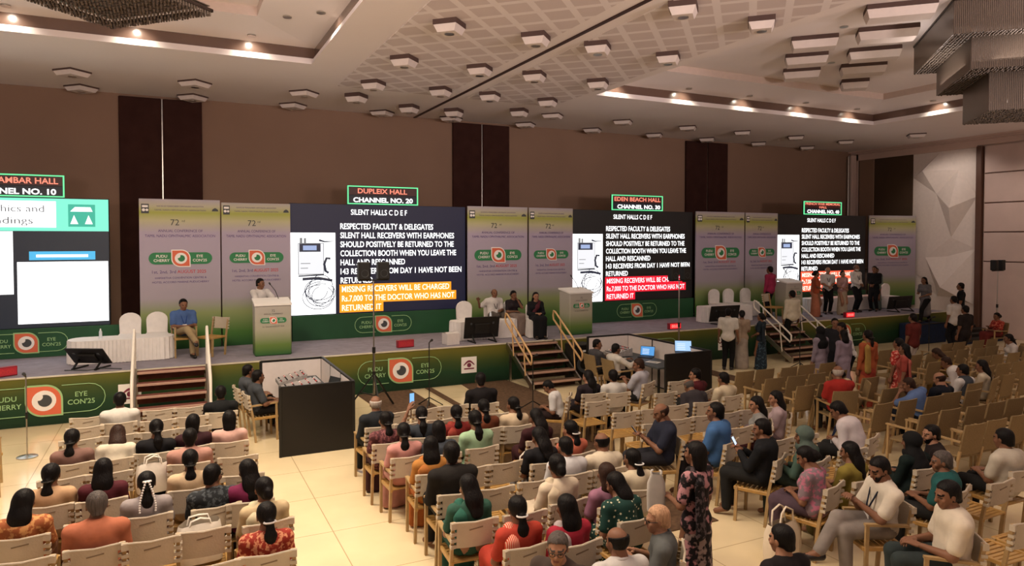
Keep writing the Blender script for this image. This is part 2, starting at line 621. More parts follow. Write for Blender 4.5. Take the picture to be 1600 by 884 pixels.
# oblong coffers hung in the right tray
def coffer(x, y, L, label):
    r = thing('ceiling_coffer', label, 'ceiling coffer', (x, y, CEIL + .68), PI / 4, 'oblong coffers in the raised tray')
    MB().box((0, 0, -.05), (.5, L, .1), ch=.008).build('neck', M_neck, r)
    b = MB()
    h = L / 2
    b.raw([(-.26, -h, -.1), (.26, -h, -.1), (.26, h, -.1), (-.26, h, -.1), (-.21, -h + .05, -.26), (.21, -h + .05, -.26), (.21, h - .05, -.26), (-.21, h - .05, -.26)],
          [(0, 1, 2, 3), (7, 6, 5, 4), (0, 4, 5, 1), (1, 5, 6, 2), (2, 6, 7, 3), (3, 7, 4, 0)])
    b.build('tray', M_box, r)
kk = 1.042
n_ = 0
for (x, y, L) in ((12.35, 10.6, .95), (13.32, 11.65, .95), (14.35, 12.7, .9), (13.13, 9.48, 1.15), (14.27, 10.62, 1.1), (15.3, 11.68, 1.05), (16.6, 12.92, .7), (12.05, 8.45, 1.2)):
    w_ = ['middle of three left coffers', 'second coffer from corner, left column', 'coffer nearest the tray edge, left column', 'fourth coffer from wall, right column',
          'third coffer from wall, right column', 'second coffer from wall, right column', 'small coffer nearest the wall, right column', 'coffer beside the crystal chandelier top'][n_]
    w_ = ['nearest the patterned ceiling', 'second nearest the patterned ceiling', 'closest to the screen wall, left column', 'fourth from the screen wall, right column',
          'third from the screen wall, right column', 'second from the screen wall, right column', 'closest to the screen wall, right column', 'fifth from the screen wall, right column'][n_]
    coffer(x * kk, y * kk, L, 'oblong cream ceiling coffer in raised tray, ' + w_)
    n_ += 1

# spots along the trays: small lit disc in a trim, its beam grazing the brown band
def tray_spot(x, y, z, label, tgt, e=TRAY_E):
    r = thing('recessed_spotlight', label, 'ceiling light', (x, y, z), 0, 'spotlights of the ceiling trays')
    MB().lathe([(.05, -.012), (.085, -.012), (.085, .01), (.05, .01)], n=16).build('trim_ring', M_metal, r)
    MB().lathe([(.001, -.006), (.055, -.006), (.055, .01)], n=14).build('lamp', glow('spot_lit', '#fff3dc', 14), r)
    light('SPOT', 'tray_lamp', (x, y, z - .03), e, (1, .9, .74), tgt, size=.03, angle=125, blend=.8)
zs = CEIL + .39
for i, x in enumerate((10.7, 12.95, 15.2, 17.5, 19.8)):
    tray_spot(x, 15.3, zs, 'lit spotlight over the brown band by screen wall, right tray, %s from left' % ORD[i], (x, 15.6, 7.2))
tray_spot(20.7, 13.4, zs, 'lit spotlight over the brown band on the faceted wall side', (20.98, 13.4, 7.2))
tray_spot(20.7, 11.1, zs, 'lit spotlight over the brown band behind the crystal chandelier', (20.98, 11.1, 7.2))
for i, x in enumerate((-2.6, -.55, 1.55)):
    tray_spot(x, 15.3, zs, 'lit spotlight over the brown band by screen wall, left tray, %s from left' % ORD[i], (x, 15.6, 7.2))
for i, y in enumerate((13.2, 10.6)):
    tray_spot(2.55, y, zs, 'lit spotlight over the short brown band of the left tray, %s from wall' % ORD[i], (2.85, y, 7.2))
for i, (x, y) in enumerate(((12.25 * kk, 9.79 * kk), (14.45 * kk, 11.89 * kk), (2.05, 13.9))):
    r = thing('recessed_spotlight', ['lit spotlight between the two columns of coffers, farther from wall', 'lit spotlight between the two columns of coffers, nearer to wall', 'lit spotlight alone on the smooth left tray ceiling'][i], 'ceiling light', (x, y, CEIL + (.68 if i < 2 else .44)), 0, 'spotlights of the ceiling trays')
    MB().lathe([(.05, -.012), (.085, -.012), (.085, .01), (.05, .01)], n=16).build('trim_ring', M_metal, r)
    MB().lathe([(.001, -.008), (.055, -.008), (.055, .01)], n=14).build('lamp', glow('spot_lit', '#fff3dc', 14), r)

# crystal chandeliers: square tiers of hanging strands, turned by 45 degrees
def crystal():
    m = bpy.data.materials.new('crystal_strands')
    m.use_nodes = True
    b = m.node_tree.nodes['Principled BSDF']
    b.inputs['Base Color'].default_value = lin('#66594e')
    b.inputs['Roughness'].default_value = .28
    b.inputs['Metallic'].default_value = .35
    b.inputs['Specular IOR Level'].default_value = .8
    b.inputs['Transmission Weight'].default_value = .0
    return m
M_cry = crystal()
M_frame = mat('chandelier_frame', '#3a2e28', rough=.4, metal=.6, var=.05)
def tier(root, R, z0, z1, step=.03, beads=True, name='crystal_tier'):
    st = MB()
    a = R / math.sqrt(2)
    rnd = random.Random(int(R * 100))
    n = int(2 * a / step)
    for side in range(4):
        for i in range(n):
            u = -a + 2 * a * (i + .5) / n
            x, y = ((u, -a), (a, u), (-u, a), (-a, -u))[side]
            st.box((x, y, (z0 + z1) / 2), (.024 if side % 2 == 0 else .012, .012 if side % 2 == 0 else .024, z1 - z0 - rnd.uniform(0, .03)))
    o = st.build(name, M_cry, root)
    tag(o, kind='stuff')
    f = MB()
    for s_ in (-1, 1):
        f.box((0, s_ * a, z1), (2 * a + .04, .04, .04))
        f.box((s_ * a, 0, z1), (.04, 2 * a + .04, .04))
    f.build('frame', M_frame, root)
    if beads:
        bd = MB()
        m_ = int(2 * a / .06)
        for i in range(m_):
            for j in range(m_):
                x, y = -a + 2 * a * (i + .5) / m_, -a + 2 * a * (j + .5) / m_
                zz = z0 + .02 + rnd.uniform(-.012, .012)
                bd.ball((x, y, zz), (.02, .02, .022), 5, 4)
        bd.box((0, 0, z0 + .14), (2 * a - .02, 2 * a - .02, .01))
        tag(bd.build('crystal_drops', M_cry, root), kind='stuff')
ch = thing('chandelier', 'large stepped square crystal chandelier hanging in the raised tray by right wall', 'chandelier', (15.5, 8.13, 0), PI / 4, 'crystal chandeliers')
tier(ch, 2.37, 7.32, CEIL + .66)
tier(ch, 1.83, 6.73, 7.38)
tier(ch, 1.24, 6.0, 6.8)
ch = thing('chandelier', 'square crystal chandelier with beaded underside at top left of hall', 'chandelier', (-.71, 10.27, 0), PI / 4, 'crystal chandeliers')
tier(ch, 1.24, 6.5, 6.58, step=.045)
tier(ch, .8, 6.6, CEIL + .66, beads=False)
# chandelier area lamps first, then added fill lights with no fixture
light('AREA', 'chandelier_or_fill_lamp', (15.5, 8.13, 5.9), CHAND_E * .14, WARM, size=2.0)
light('AREA', 'chandelier_or_fill_lamp', (-.71, 10.2, 6.4), CHAND_E * 1.3, WARM, size=1.5)
light('POINT', 'chandelier_or_fill_lamp', (15.5, 5.2, 7.0), CHAND_E * .2, (1, .86, .76), size=.5)  # added fill beside the right chandelier
light('POINT', 'chandelier_or_fill_lamp', (-.7, 6.8, 7.0), CHAND_E * .8, (1, .86, .76), size=.5)  # added fill beside the left chandelier
light('POINT', 'chandelier_or_fill_lamp', (6.8, 3.0, 6.6), CHAND_E * .28, (1, .84, .76), size=.6)  # added fill, no chandelier hangs here
light('AREA', 'audience_fill', (2.0, 6.0, 7.1), CHAND_E * .9, WARM, size=3.0)  # added soft fill over the audience, not a fixture
# added narrow spots brightening the open floor and, by bounce, the ceiling; no fixtures
for x, y in ((1.9, 9.2), (1.8, 6.6), (-2.6, 10.5), (-2.6, 13.2), (3.4, 14.2), (14.5, 13.4), (11.8, 11.6)):
    light('SPOT', 'floor_fill_spot', (x, y, CEIL - .35), DOWN_E * .55, WARM, size=.06, angle=38, blend=.8)
# added unseen spots behind the camera, brightening the ceiling
for x, e in ((-4, .8), (3.5, 1), (10, 1.1), (17, 1.1)):
    light('SPOT', 'ceiling_fill_spot', (x, -3.0, 4.4), 2600 * e, (1, .82, .79), target=(x, 5.5, 8.4), size=.8, angle=78, blend=1)
# added upward fill at the chandeliers, brightening the tray ceilings
light('AREA', 'ceiling_fill_area', (15.5, 8.13, 6.9), CHAND_E * .5, (1, .86, .78), target=(15.5, 8.13, 9), size=3.2)
light('AREA', 'ceiling_fill_area', (-.71, 9.6, 6.75), CHAND_E * .7, (1, .86, .78), target=(-.71, 9.6, 9), size=2.6)

# ------------------------------------------------------------------ stage
M_skirt_mats = {}
def gradient(name, stops, z0, z1, rough=.55, wave=True):
    """a printed vertical colour blend on a banner (stops: position, colour)"""
    m = bpy.data.materials.new(name)
    m.use_nodes = True
    nt = m.node_tree
    b = nt.nodes['Principled BSDF']
    b.inputs['Roughness'].default_value = rough
    b.inputs['Specular IOR Level'].default_value = .25
    tc = nt.nodes.new('ShaderNodeTexCoord')
    sp = nt.nodes.new('ShaderNodeSeparateXYZ')
    nt.links.new(tc.outputs['Object'], sp.inputs[0])
    mr = nt.nodes.new('ShaderNodeMapRange')
    mr.inputs['From Min'].default_value = z0
    mr.inputs['From Max'].default_value = z1
    src = sp.outputs['Z']
    if wave:
        n = nt.nodes.new('ShaderNodeTexNoise')
        n.inputs['Scale'].default_value = .45
        nt.links.new(tc.outputs['Object'], n.inputs['Vector'])
        ma = nt.nodes.new('ShaderNodeMath')
        ma.operation = 'MULTIPLY_ADD'
        ma.inputs[1].default_value = (z1 - z0) * .7
        nt.links.new(n.outputs['Fac'], ma.inputs[0])
        m2 = nt.nodes.new('ShaderNodeMath')
        m2.operation = 'SUBTRACT'
        m2.inputs[1].default_value = (z1 - z0) * .35
        nt.links.new(sp.outputs['Z'], ma.inputs[2])
        nt.links.new(ma.outputs[0], m2.inputs[0])
        src = m2.outputs[0]
    nt.links.new(src, mr.inputs['Value'])
    r = nt.nodes.new('ShaderNodeValToRGB')
    els = r.color_ramp.elements
    els[0].position, els[0].color = stops[0][0], lin(stops[0][1])
    els[1].position, els[1].color = stops[-1][0], lin(stops[-1][1])
    for p_, c_ in stops[1:-1]:
        e = els.new(p_)
        e.color = lin(c_)
    nt.links.new(mr.outputs['Result'], r.inputs['Fac'])
    nt.links.new(r.outputs['Color'], b.inputs['Base Color'])
    return m
M_skirt = gradient('skirting_print', [(0, '#142c1c'), (.35, '#1f3f26'), (.62, '#3e4f26'), (1, '#6d6827')], 0, .92)
M_banner = gradient('banner_print', [(0, '#22512a'), (.1, '#4a7434'), (.24, '#8e9a66'), (.34, '#a59ca6'), (.78, '#ada2b6'), (.86, '#b8b48e'), (.91, '#a3a850'), (.955, '#b5b096'), (1, '#aca4b0')], .0, 3.54, wave=False)
M_base = mat('screen_base_green', '#1f4f30', rough=.5, var=.2, scale=.8)
M_stagefl = mat('stage_carpet_grey', '#8d8791', rough=.95, var=.12, scale=5, bump=.3, bscale=150, spec=.1)
M_white = mat('print_white', '#f0ece8', rough=.6, var=0)
M_ltgreen = mat('print_line_green', '#9cc58c', rough=.6, var=0)
M_green = mat('print_green', '#2f7f4f', rough=.6, var=0)
M_dkgreen = mat('print_dark_green', '#285f3c', rough=.6, var=0)
M_orange = mat('print_orange', '#d8694a', rough=.6, var=0)
M_ink = mat('print_ink', '#57407a', rough=.6, var=0)
M_black = mat('matt_black', '#15130f', rough=.5, var=.1)
M_dkgrey = mat('print_dark_grey', '#44474a', rough=.6, var=0)
M_red = mat('print_red', '#c23b3b', rough=.6, var=0)
M_edge = mat('stage_edge_strip', '#c9bfa8', rough=.5, var=.1)
st = MB().slab([(X0, STG_Y), (25.3, STG_Y), (25.3, 19.2), (X0, 19.2)], .02, STG_Z)
st.v = [(x, y + (0), z) for x, y, z in st.v]
tag(st.build('floor_stage', M_stagefl), kind='structure')
sk = thing('stage_skirting', 'green and yellow printed skirting along the whole stage front', 'stage skirting', (0, STG_Y - .03, 0))
MB().box((8.2, 0, .45), (34.2, .03, .9)).build('front_cloth', M_skirt, sk)
MB().box((8.2, .015, .915), (34.2, .09, .02)).build('edge_strip', M_edge, sk)
MB().box((25.32, 1.75, .45), (.03, 3.5, .9)).build('end_cloth', M_skirt, sk)

def pill(mb, x0, x1, z, h, side, y0, y1):
    """half-capsule plate: round end on the given side"""
    r = h / 2
    n = 10
    if side < 0:
        poly = [(x1, z - r), (x1, z + r)] + [(x0 + r - r * math.sin(PI * i / n), z + r * math.cos(PI * i / n)) for i in range(n + 1)]
    else:
        poly = [(x0, z + r), (x0, z - r)] + [(x1 - r + r * math.sin(PI * i / n), z - r * math.cos(PI * i / n)) for i in range(n + 1)]
    mb.plate(poly, y0, y1)

def drop(s, cx, cz, n=10):
    """square with two opposite rounded corners (upper right, lower left) and two pointed ones"""
    p = [(cx - s, cz + s)]
    r = s * .95
    p += [(cx + s - r + r * math.sin(i * PI / 2 / n), cz + s - r + r * math.cos(i * PI / 2 / n)) for i in range(n + 1)]
    p += [(cx + s, cz - s)]
    p += [(cx - s + r - r * math.sin(i * PI / 2 / n), cz - s + r - r * math.cos(i * PI / 2 / n)) for i in range(n + 1)]
    return p[::-1]

def disc(cx, cz, r, n=24):
    return [(cx + r * math.cos(2 * PI * i / n), cz + r * math.sin(2 * PI * i / n)) for i in range(n)]

def logo(parent, cx, cz, w, y=-.02, filled=False, dim=False):
    """eye conference mark: two pills with words and an orange drop with an eye"""
    L = MB()
    h = w * .205
    s = w * .135
    L.mi = 0
    if filled:
        pill(L, cx - w / 2, cx - s * .7, cz, h, -1, y, y + .006)
        pill(L, cx + s * .7, cx + w / 2, cz, h, 1, y, y + .006)
        L.mi = 1
    else:
        L.mi = 1
        for side in (-1, 1):
            r, n = h / 2 * 1.3, 8
            xa, xb = cx + side * s * 1.05, cx + side * w / 2
            arc = [(xb - side * r + side * r * math.sin(PI * i / n), y, cz + r * math.cos(PI * i / n)) for i in range(n + 1)]
            L.tube([(xa, y, cz + r)] + arc + [(xa, y, cz - r)], .008, 5)
    th = w * .046
    put_text(L, 'PUDU', cx - w * .3, cz + th * .35, y - .003, th, align='C', bold=.012)
    put_text(L, 'CHERRY', cx - w * .3, cz - th * 1.25, y - .003, th, align='C', bold=.012)
    put_text(L, 'EYE', cx + w * .3, cz + th * .35, y - .003, th, align='C', bold=.012)
    put_text(L, "CON'25", cx + w * .3, cz - th * 1.25, y - .003, th, align='C', bold=.012)
    L.mi = 1
    L.plate(drop(s * 1.12, cx, cz), y - .004, y + .004)
    L.mi = 2
    L.plate(drop(s, cx, cz), y - .008, y)
    L.mi = 3
    L.plate(disc(cx, cz, s * .72), y - .012, y - .004)
    L.mi = 4
    L.plate(disc(cx + s * .05, cz, s * .42), y - .016, y - .008)
    L.mi = 3
    L.plate(disc(cx - s * .32, cz + s * .3, s * .26), y - .020, y - .012)
    L.build('eye_logo', [M_green, M_white if filled else M_ltgreen, M_orange, M_white, M_green if filled else M_dkgrey], parent)
for cx in (-2.17, 4.78, 11.9, 19.8):
    logo(sk, cx, .47, 2.0, -.03)
def sponsor(cx):
    q = MB()
    q.plate([(cx - .2, .27), (cx + .2, .27), (cx + .2, .66), (cx - .2, .66)], -.028, -.018)
    q.mi = 1
    q.plate([(cx - .15 + .3 * i / 12, .46 + .12 * math.sin(PI * i / 12)) for i in range(13)][::-1] + [(cx - .12 + .24 * i / 12, .46 + .07 * math.sin(PI * i / 12)) for i in range(13)], -.034, -.026)
    q.plate(disc(cx, .46, .055, 14), -.034, -.026)
    q.plate([(cx - .13, .36), (cx + .13, .36), (cx + .13, .39), (cx - .13, .39)], -.032, -.026)
    q.build('sponsor_plate', [M_white, mat('print_maroon', '#7a3146', rough=.6, var=0)], sk)
for cx in (-.75, 6.5, 14.6):
    sponsor(cx)

# roller-printed banners standing on the stage
def banner(x0, x1, y, label, dy=0.0, drop_=0.0, rz=0):
    wd = x1 - x0
    r = thing('banner_panel', label, 'banner', ((x0 + x1) / 2, y, STG_Z), rz, 'conference banner panels behind the stage')
    H_ = 3.54 - drop_
    MB().box((0, 0, H_ / 2), (wd, .05, H_), ch=.006).build('printed_cloth', M_banner, r)
    for sx in (-1, 1):
        MB().box((sx * (wd / 2 - .05), .06, H_ / 2), (.05, .05, H_ - .04)).box((sx * (wd / 2 - .05), .25, .03), (.05, .45, .05)).build('rear_stand', M_black, r)
    k = wd / 1.73
    y_ = -.03
    def words(name, m_, rows):
        for (t_, x, z, h, wd_, bo) in rows:
            L = MB()
            put_text(L, t_, x * k, z, y_, h, width=wd_ * k if wd_ else None, align='C', bold=bo)
            L.build(name, m_, r)
    words('edition_number', M_dkgrey, [('72', -.12, 2.93, .14, None, 0), ('nd', .06, 3.01, .05, None, 0)])
    words('title_lettering', M_ink, [('ANNUAL CONFERENCE OF', 0, 2.77, .06, .95, 0), ('TAMIL NADU OPHTHALMIC ASSOCIATION', 0, 2.65, .06, 1.5, 0)])
    words('venue_lettering', M_ink, [('HARSHITHA CONVENTION CENTRE &', 0, 1.67, .045, 1.1, 0), ('HOTEL ACCORD MARINE PUDUCHERRY', 0, 1.57, .045, 1.22, 0)])
    words('host_lettering', M_ink, [('HOSTED BY PONDICHERRY OPHTHALMIC ASSOCIATION', 0, 3.36, .03, 1.0, 0), ('TAMIL NADU OPHTHALMIC ASSOCIATION', 0, 3.27, .03, 1.1, 0)])
    words('date_lettering', M_ink, [('1st, 2nd, 3rd', -.36, 1.8, .07, .5, 0)])
    words('month_lettering', M_red, [('AUGUST 2025', .23, 1.8, .075, .62, .005)])
    L = MB()
    L.plate([(-.82 * k, 3.2), (-.66 * k, 3.2), (-.66 * k, 3.42), (-.82 * k, 3.42)], y_ - .002, y_ + .004)
    L.mi = 1
    L.plate(disc(-.77 * k, 3.28, .035 * k, 12), y_ - .006, y_ - .001)
    L.plate(disc(-.70 * k, 3.28, .03 * k, 12), y_ - .006, y_ - .001)
    L.plate([(-.8 * k, 3.34), (-.68 * k, 3.34), (-.68 * k, 3.39), (-.8 * k, 3.39)], y_ - .006, y_ - .001)
    L.build('association_emblem', [M_dkgrey, M_white], r)
    MB().plate([(.68 * k, 3.27), (.83 * k, 3.27), (.81 * k, 3.32), (.755 * k, 3.35), (.70 * k, 3.32)], y_ - .002, y_ + .004).build('partner_emblem', M_dkgrey, r)
    logo(r, 0, 2.15, 1.36 * k, -.035, filled=True)
    return r
banner(-.64, 1.09, 18.28, 'pale conference banner next to the turquoise slide, behind seated person in blue')
banner(1.12, 2.73, 18.32, 'pale conference banner behind the speaker at the lectern', drop_=.05)
banner(7.55, 9.45, 18.28, 'pale conference banner right of the blue screen, behind three seated people')
banner(9.53, 11.04, 18.34, 'narrow conference banner left of the second receiver notice screen', drop_=.0)
banner(15.8, 17.95, 18.28, 'pale conference banner behind three white covered chairs')
banner(18.06, 19.6, 18.34, 'narrow conference banner behind the person in pink shirt')
rz_ = math.atan2(-.45, 2.15)
banner(24.45, 26.65, 18.1, 'pale conference banner next to the faceted white wall', rz=rz_)

# LED screens on green bases
M_led_frame = mat('led_cabinet_black', '#0d0d10', rough=.5, var=.1)
def screen_base(x0, x1, label, logo_x):
    r = thing('screen_base', label, 'stage backdrop', ((x0 + x1) / 2, 18.36, STG_Z), 0, 'green bases under the screens')
    MB().box((0, 0, .32), (x1 - x0, .06, .64), ch=.006).build('board', M_base, r)
    logo(r, logo_x - (x0 + x1) / 2, .33, 1.55, -.04)
    MB().box((0, .2, .3), (x1 - x0 - .2, .3, .58), ch=.01).build('plinth', M_black, r)
screen_base(-6.2, -.66, 'dark green board with eye logo under the turquoise slide screen', -2.85)
screen_base(2.76, 7.53, 'dark green board with eye logo under the blue notice screen', 5.13)
screen_base(11.07, 15.78, 'dark green board with eye logo under the second notice screen', 13.45)
screen_base(19.66, 24.36, 'dark green board under the notice screen behind the standing group', 22.0)

def led_screen(x0, x1, label, bg, bgs):
    r = thing('led_screen', label, 'screen', ((x0 + x1) / 2, 18.4, 0), 0, 'LED screens on the stage')
    MB().box((0, .07, 3.0), (x1 - x0, .14, 2.88), ch=.005).build('cabinet', M_led_frame, r)
    hw = (x1 - x0) / 2
    MB().box((0, -.004, 3.0), (2 * hw - .02, .012, 2.86)).build('display', glow('led_' + bg.lstrip('#') + str(bgs), bg, bgs), r)
    return r, hw
W_ = glow('led_white', '#ffffff', 1.7)
def notice(x0, x1, label, bg, bgs, box, boxtxt, whiteS=1.7):
    r, hw = led_screen(x0, x1, label, bg, bgs)
    sc = (x1 - x0) / 4.8
    ox = -hw
    t = MB()
    y = -.012
    def line(s, x, z, wd, h=.15, al='L'):
        put_text(t, s, ox + x * sc, z, y, h, width=wd * sc, align=al, bold=.018)
    put_text(t, 'SILENT HALLS C D E F', ox + 1.55 * sc, 4.17, y, .14, width=1.53 * sc, bold=.012)
    t.build('heading_lettering', W_, r)
    t = MB()
    rows = [('RESPECTED FACULTY & DELEGATES', 2.56), ('SILENT HALL RECEIVERS WITH EARPHONES', 3.18), ('SHOULD POSITIVELY BE RETURNED TO THE', 3.17), ('COLLECTION BOOTH WHEN YOU LEAVE THE', 3.24),
            ('HALL AND RESCANNED', 1.75), ('143 RECEIVERS FROM DAY 1 HAVE NOT BEEN', 3.4), ('RETURNED', .85)]
    for i, (s, wd) in enumerate(rows):
        t = MB()
        line(s, 1.27, 3.79 - i * .237, wd)
        t.build('message_lettering', W_, r)
    hb = MB()
    zr = 2.3 - .10
    rows2 = [('MISSING RECEIVERS WILL BE CHARGED', 3.0), ('Rs.7,000 TO THE DOCTOR WHO HAS NOT', 3.15), ('RETURNED IT', 1.05)]
    for i, (s, wd) in enumerate(rows2):
        zt = 2.335 - i * .245
        hb.plate([(ox + 1.24 * sc, zt - .25), (ox + (1.36 + wd) * sc, zt - .25), (ox + (1.36 + wd) * sc, zt), (ox + 1.24 * sc, zt)], y - .001, y + .006)
    hb.build('highlight', glow('led_hl_' + box.lstrip('#'), box, 1.3), r)
    t = MB()
    for i, (s, wd) in enumerate(rows2):
        t = MB()
        put_text(t, s, ox + 1.30 * sc, 2.335 - i * .245 - .2, y - .006, .15, width=wd * sc, bold=.015)
        t.build('warning_lettering', glow('led_txt_' + boxtxt.lstrip('#'), boxtxt, 1.6), r)
    p = MB()
    p.plate([(ox + .01, 1.58), (ox + 1.14 * sc, 1.58), (ox + 1.14 * sc, 3.69), (ox + .01, 3.69)], y - .002, y + .004)
    p.build('photo_ground', glow('led_photo_white', '#ffffff', 1.9), r)
    # the receiver shown in the slide
    d = MB()
    X_ = lambda a: ox + a * sc
    yy = y - .004
    d.mi = 0
    d.plate([(X_(.20), 2.62), (X_(.84), 2.62), (X_(.84), 3.42), (X_(.20), 3.42)], yy - .001, yy + .002)
    d.mi = 3
    for p_, q_ in (((.20, 2.62), (.84, 2.62)), ((.84, 2.62), (.84, 3.42)), ((.84, 3.42), (.20, 3.42)), ((.20, 3.42), (.20, 2.62)), ((.26, 2.9), (.5, 2.9)), ((.26, 2.78), (.44, 2.78))):
        d.tube([(X_(p_[0]), yy - .004, p_[1]), (X_(q_[0]), yy - .004, q_[1])], .009, 4)
    d.mi = 1
    d.plate([(X_(.23), 3.2), (X_(.76), 3.2), (X_(.76), 3.41), (X_(.23), 3.41)], yy - .004, yy)
    d.mi = 2
    d.plate([(X_(.32), 3.24), (X_(.66), 3.24), (X_(.66), 3.36), (X_(.32), 3.36)], yy - .006, yy - .003)
    d.mi = 3
    d.tube([(X_(.27), yy, 3.42), (X_(.27), yy, 3.56)], .035, 6)
    d.tube([(X_(.37), yy, 3.42), (X_(.37), yy, 3.55)], .03, 6)
    d.mi = 1
    d.tube([(X_(.72), yy, 3.5), (X_(.86), yy, 3.46), (X_(1.1), yy, 3.47)], [.03, .02, .008], 6)
    d.tube([(X_(.2), yy, 2.58), (X_(.84), yy, 2.60)], .02, 6)
    rnd = random.Random(3)
    for q in range(7):
        cx_, cz_ = .72 + rnd.uniform(-.08, .1), 2.12 + rnd.uniform(-.1, .12)
        rx, rz2 = rnd.uniform(.24, .42), rnd.uniform(.22, .42)
        a0, a1 = rnd.uniform(0, 2), rnd.uniform(5, 7.5)
        path = []
        for i in range(20):
            a = a0 + (a1 - a0) * i / 19
            path.append((X_(min(1.12, cx_ + rx * math.cos(a))), yy, max(1.62, cz_ + rz2 * math.sin(a))))
        d.tube(path, .009, 4)
    d.tube([(X_(.95 + .1 * math.cos(a_)), yy, 2.85 + .2 * math.sin(a_)) for a_ in (1, 2, 3, 4, 4.8)], .035, 6)
    d.tube([(X_(.3), yy, 2.5), (X_(.7), yy, 2.52), (X_(1.05), yy, 2.45)], .04, 6)
    d.build('photo_receiver', [glow('led_photo_grey', '#e6e6ea', 1.2), glow('led_photo_dark', '#3a3f55', .5), glow('led_photo_lcd', '#9fb0d8', 1.1), glow('led_photo_mid', '#9a9a9a', .7)], r)
    return r
notice(2.73, 7.54, 'large dark blue LED screen, receiver notice with orange warning lines', '#1a2452', .26, '#ff9a1a', '#fff6d8')
notice(11.05, 15.77, 'black LED screen, receiver notice with red warning lines, behind second sound booth', '#0d0c12', .12, '#e0142c', '#ffe6ea')
notice(19.64, 24.38, 'farthest LED screen, receiver notice partly hidden by the standing group', '#0d0c12', .12, '#ff5a3a', '#fff3e0')
# turquoise slide on the screen at the picture's edge
r, hw = led_screen(-6.15, -1.25, 'LED screen showing a white and turquoise presentation slide', '#2b3a4c', .3)
q = MB()
q.plate([(-hw + .01, 3.7), (hw - .01, 3.7), (hw - .01, 4.42), (-hw + .01, 4.42)], -.014, -.008)
q.build('slide_header', glow('led_turq', '#7df0cf', 1.15), r)
q = MB()
QN = glow('led_slide_white', '#ffffff', 2.0)
q.plate([(-hw + .1, 3.78), (hw - 1.02, 3.78), (hw - 1.02, 4.36), (-hw + .1, 4.36)], -.018, -.012)
q.build('slide_title_box', QN, r)
q = MB()
q.plate([(-hw + .05, 2.32), (hw - 1.82, 2.32), (hw - 1.82, 3.69), (-hw + .05, 3.69)], -.018, -.012)
q.build('slide_text_box', QN, r)
q = MB()
q.plate([(hw - 1.75, 1.66), (hw - .03, 1.66), (hw - .03, 3.02), (hw - 1.75, 3.02)], -.018, -.012)
q.build('slide_picture_box', QN, r)
q = MB()
q.plate([(hw - 1.53, 3.06), (hw - .28, 3.06), (hw - .28, 3.25), (hw - 1.53, 3.25)], -.018, -.012)
q.mi = 1
q.plate([(hw - 1.4, 3.12), (hw - .42, 3.12), (hw - .42, 3.18), (hw - 1.4, 3.18)], -.022, -.016)
q.build('slide_bar', [glow('led_bar', '#4ab8e8', 1.1), W_], r)
q = MB()
q.plate([(hw - .79, 3.8), (hw - .27, 3.8), (hw - .27, 4.3), (hw - .79, 4.3)], -.018, -.012)
q.mi = 1
q.plate([(hw - .75, 4.14), (hw - .32, 4.14), (hw - .36, 4.24), (hw - .66, 4.24)], -.022, -.016)
q.plate([(hw - .75, 3.86), (hw - .6, 3.86), (hw - .68, 4.06)], -.022, -.016)
q.plate([(hw - .47, 3.86), (hw - .32, 3.86), (hw - .40, 4.06)], -.022, -.016)
q.build('slide_emblem', [glow('led_teal', '#35c2a4', .9), W_], r)
t = MB()
put_text(t, 'Demographics and', hw - 1.24, 4.12, -.022, .15, width=1.85, align='R', bold=-.005)
put_text(t, 'Findings', hw - 1.45, 3.86, -.022, .15, width=.87, align='R', bold=-.005)
t.build('slide_lettering', glow('led_text_dark', '#3a4450', .25), r)

# hall name boards above the screens
def hall_sign(x0, x1, lines, label):
    r = thing('hall_sign', label, 'sign', ((x0 + x1) / 2, 18.36, 4.43), 0, 'lit hall name boards above the screens')
    hw = (x1 - x0) / 2
    MB().box((0, .04, .26), (2 * hw, .06, .5), ch=.004).build('panel', M_led_frame, r)
    f = MB()
    for z in (.03, .49):
        f.box((0, .0, z), (2 * hw, .03, .028))
    for sx in (-1, 1):
        f.box((sx * (hw - .014), .0, .26), (.028, .03, .46))
    f.build('border', glow('led_border_green', '#6df0a0', 1.2), r)
    MB().box((0, .006, .37), (2 * hw - .06, .012, .2)).build('upper_field', glow('led_field_red', '#4a1414', .5), r)
    MB().box((0, .006, .15), (2 * hw - .06, .012, .2)).build('lower_field', glow('led_field_navy', '#0c1a2c', .4), r)
    a = MB()
    if len(lines) == 2:
        put_text(a, lines[0][0], lines[0][2], .31, -.01, .125, width=lines[0][1], align='C', bold=.02)
    else:
        put_text(a, lines[0][0], lines[0][2], .375, -.01, .085, width=lines[0][1], align='C', bold=.02)
        put_text(a, lines[1][0], lines[1][2], .255, -.01, .085, width=lines[1][1], align='C', bold=.02)
    a.build('hall_name', glow('led_name_orange', '#ff8a70', 1.3), r)
    b = MB()
    put_text(b, lines[-1][0], lines[-1][2], .075, -.01, .12, width=lines[-1][1], align='C', bold=.03)
    b.build('channel_number', W_, r)
hall_sign(4.19, 6.12, [('DUPLEIX HALL', 1.35, -.02), ('CHANNEL NO. 20', 1.63, .0)], 'lit green-bordered hall name board above the large dark blue screen')
hall_sign(12.49, 14.48, [('EDEN BEACH HALL', 1.8, 0), ('CHANNEL NO. 30', 1.68, .05)], 'lit green-bordered hall name board above the black screen behind second booth')
hall_sign(20.95, 22.95, [('FRENCH WAR MEMORIAL', 1.85, 0), ('HALL', .4, 0), ('CHANNEL NO. 40', 1.7, .02)], 'lit green-bordered hall name board above the farthest screen, three text lines')
hall_sign(-4.15, -2.1, [('AMBAR HALL', 1.1, .36), ('CHANNEL NO. 10', 1.62, .06)], 'lit green-bordered hall name board above the turquoise slide screen')

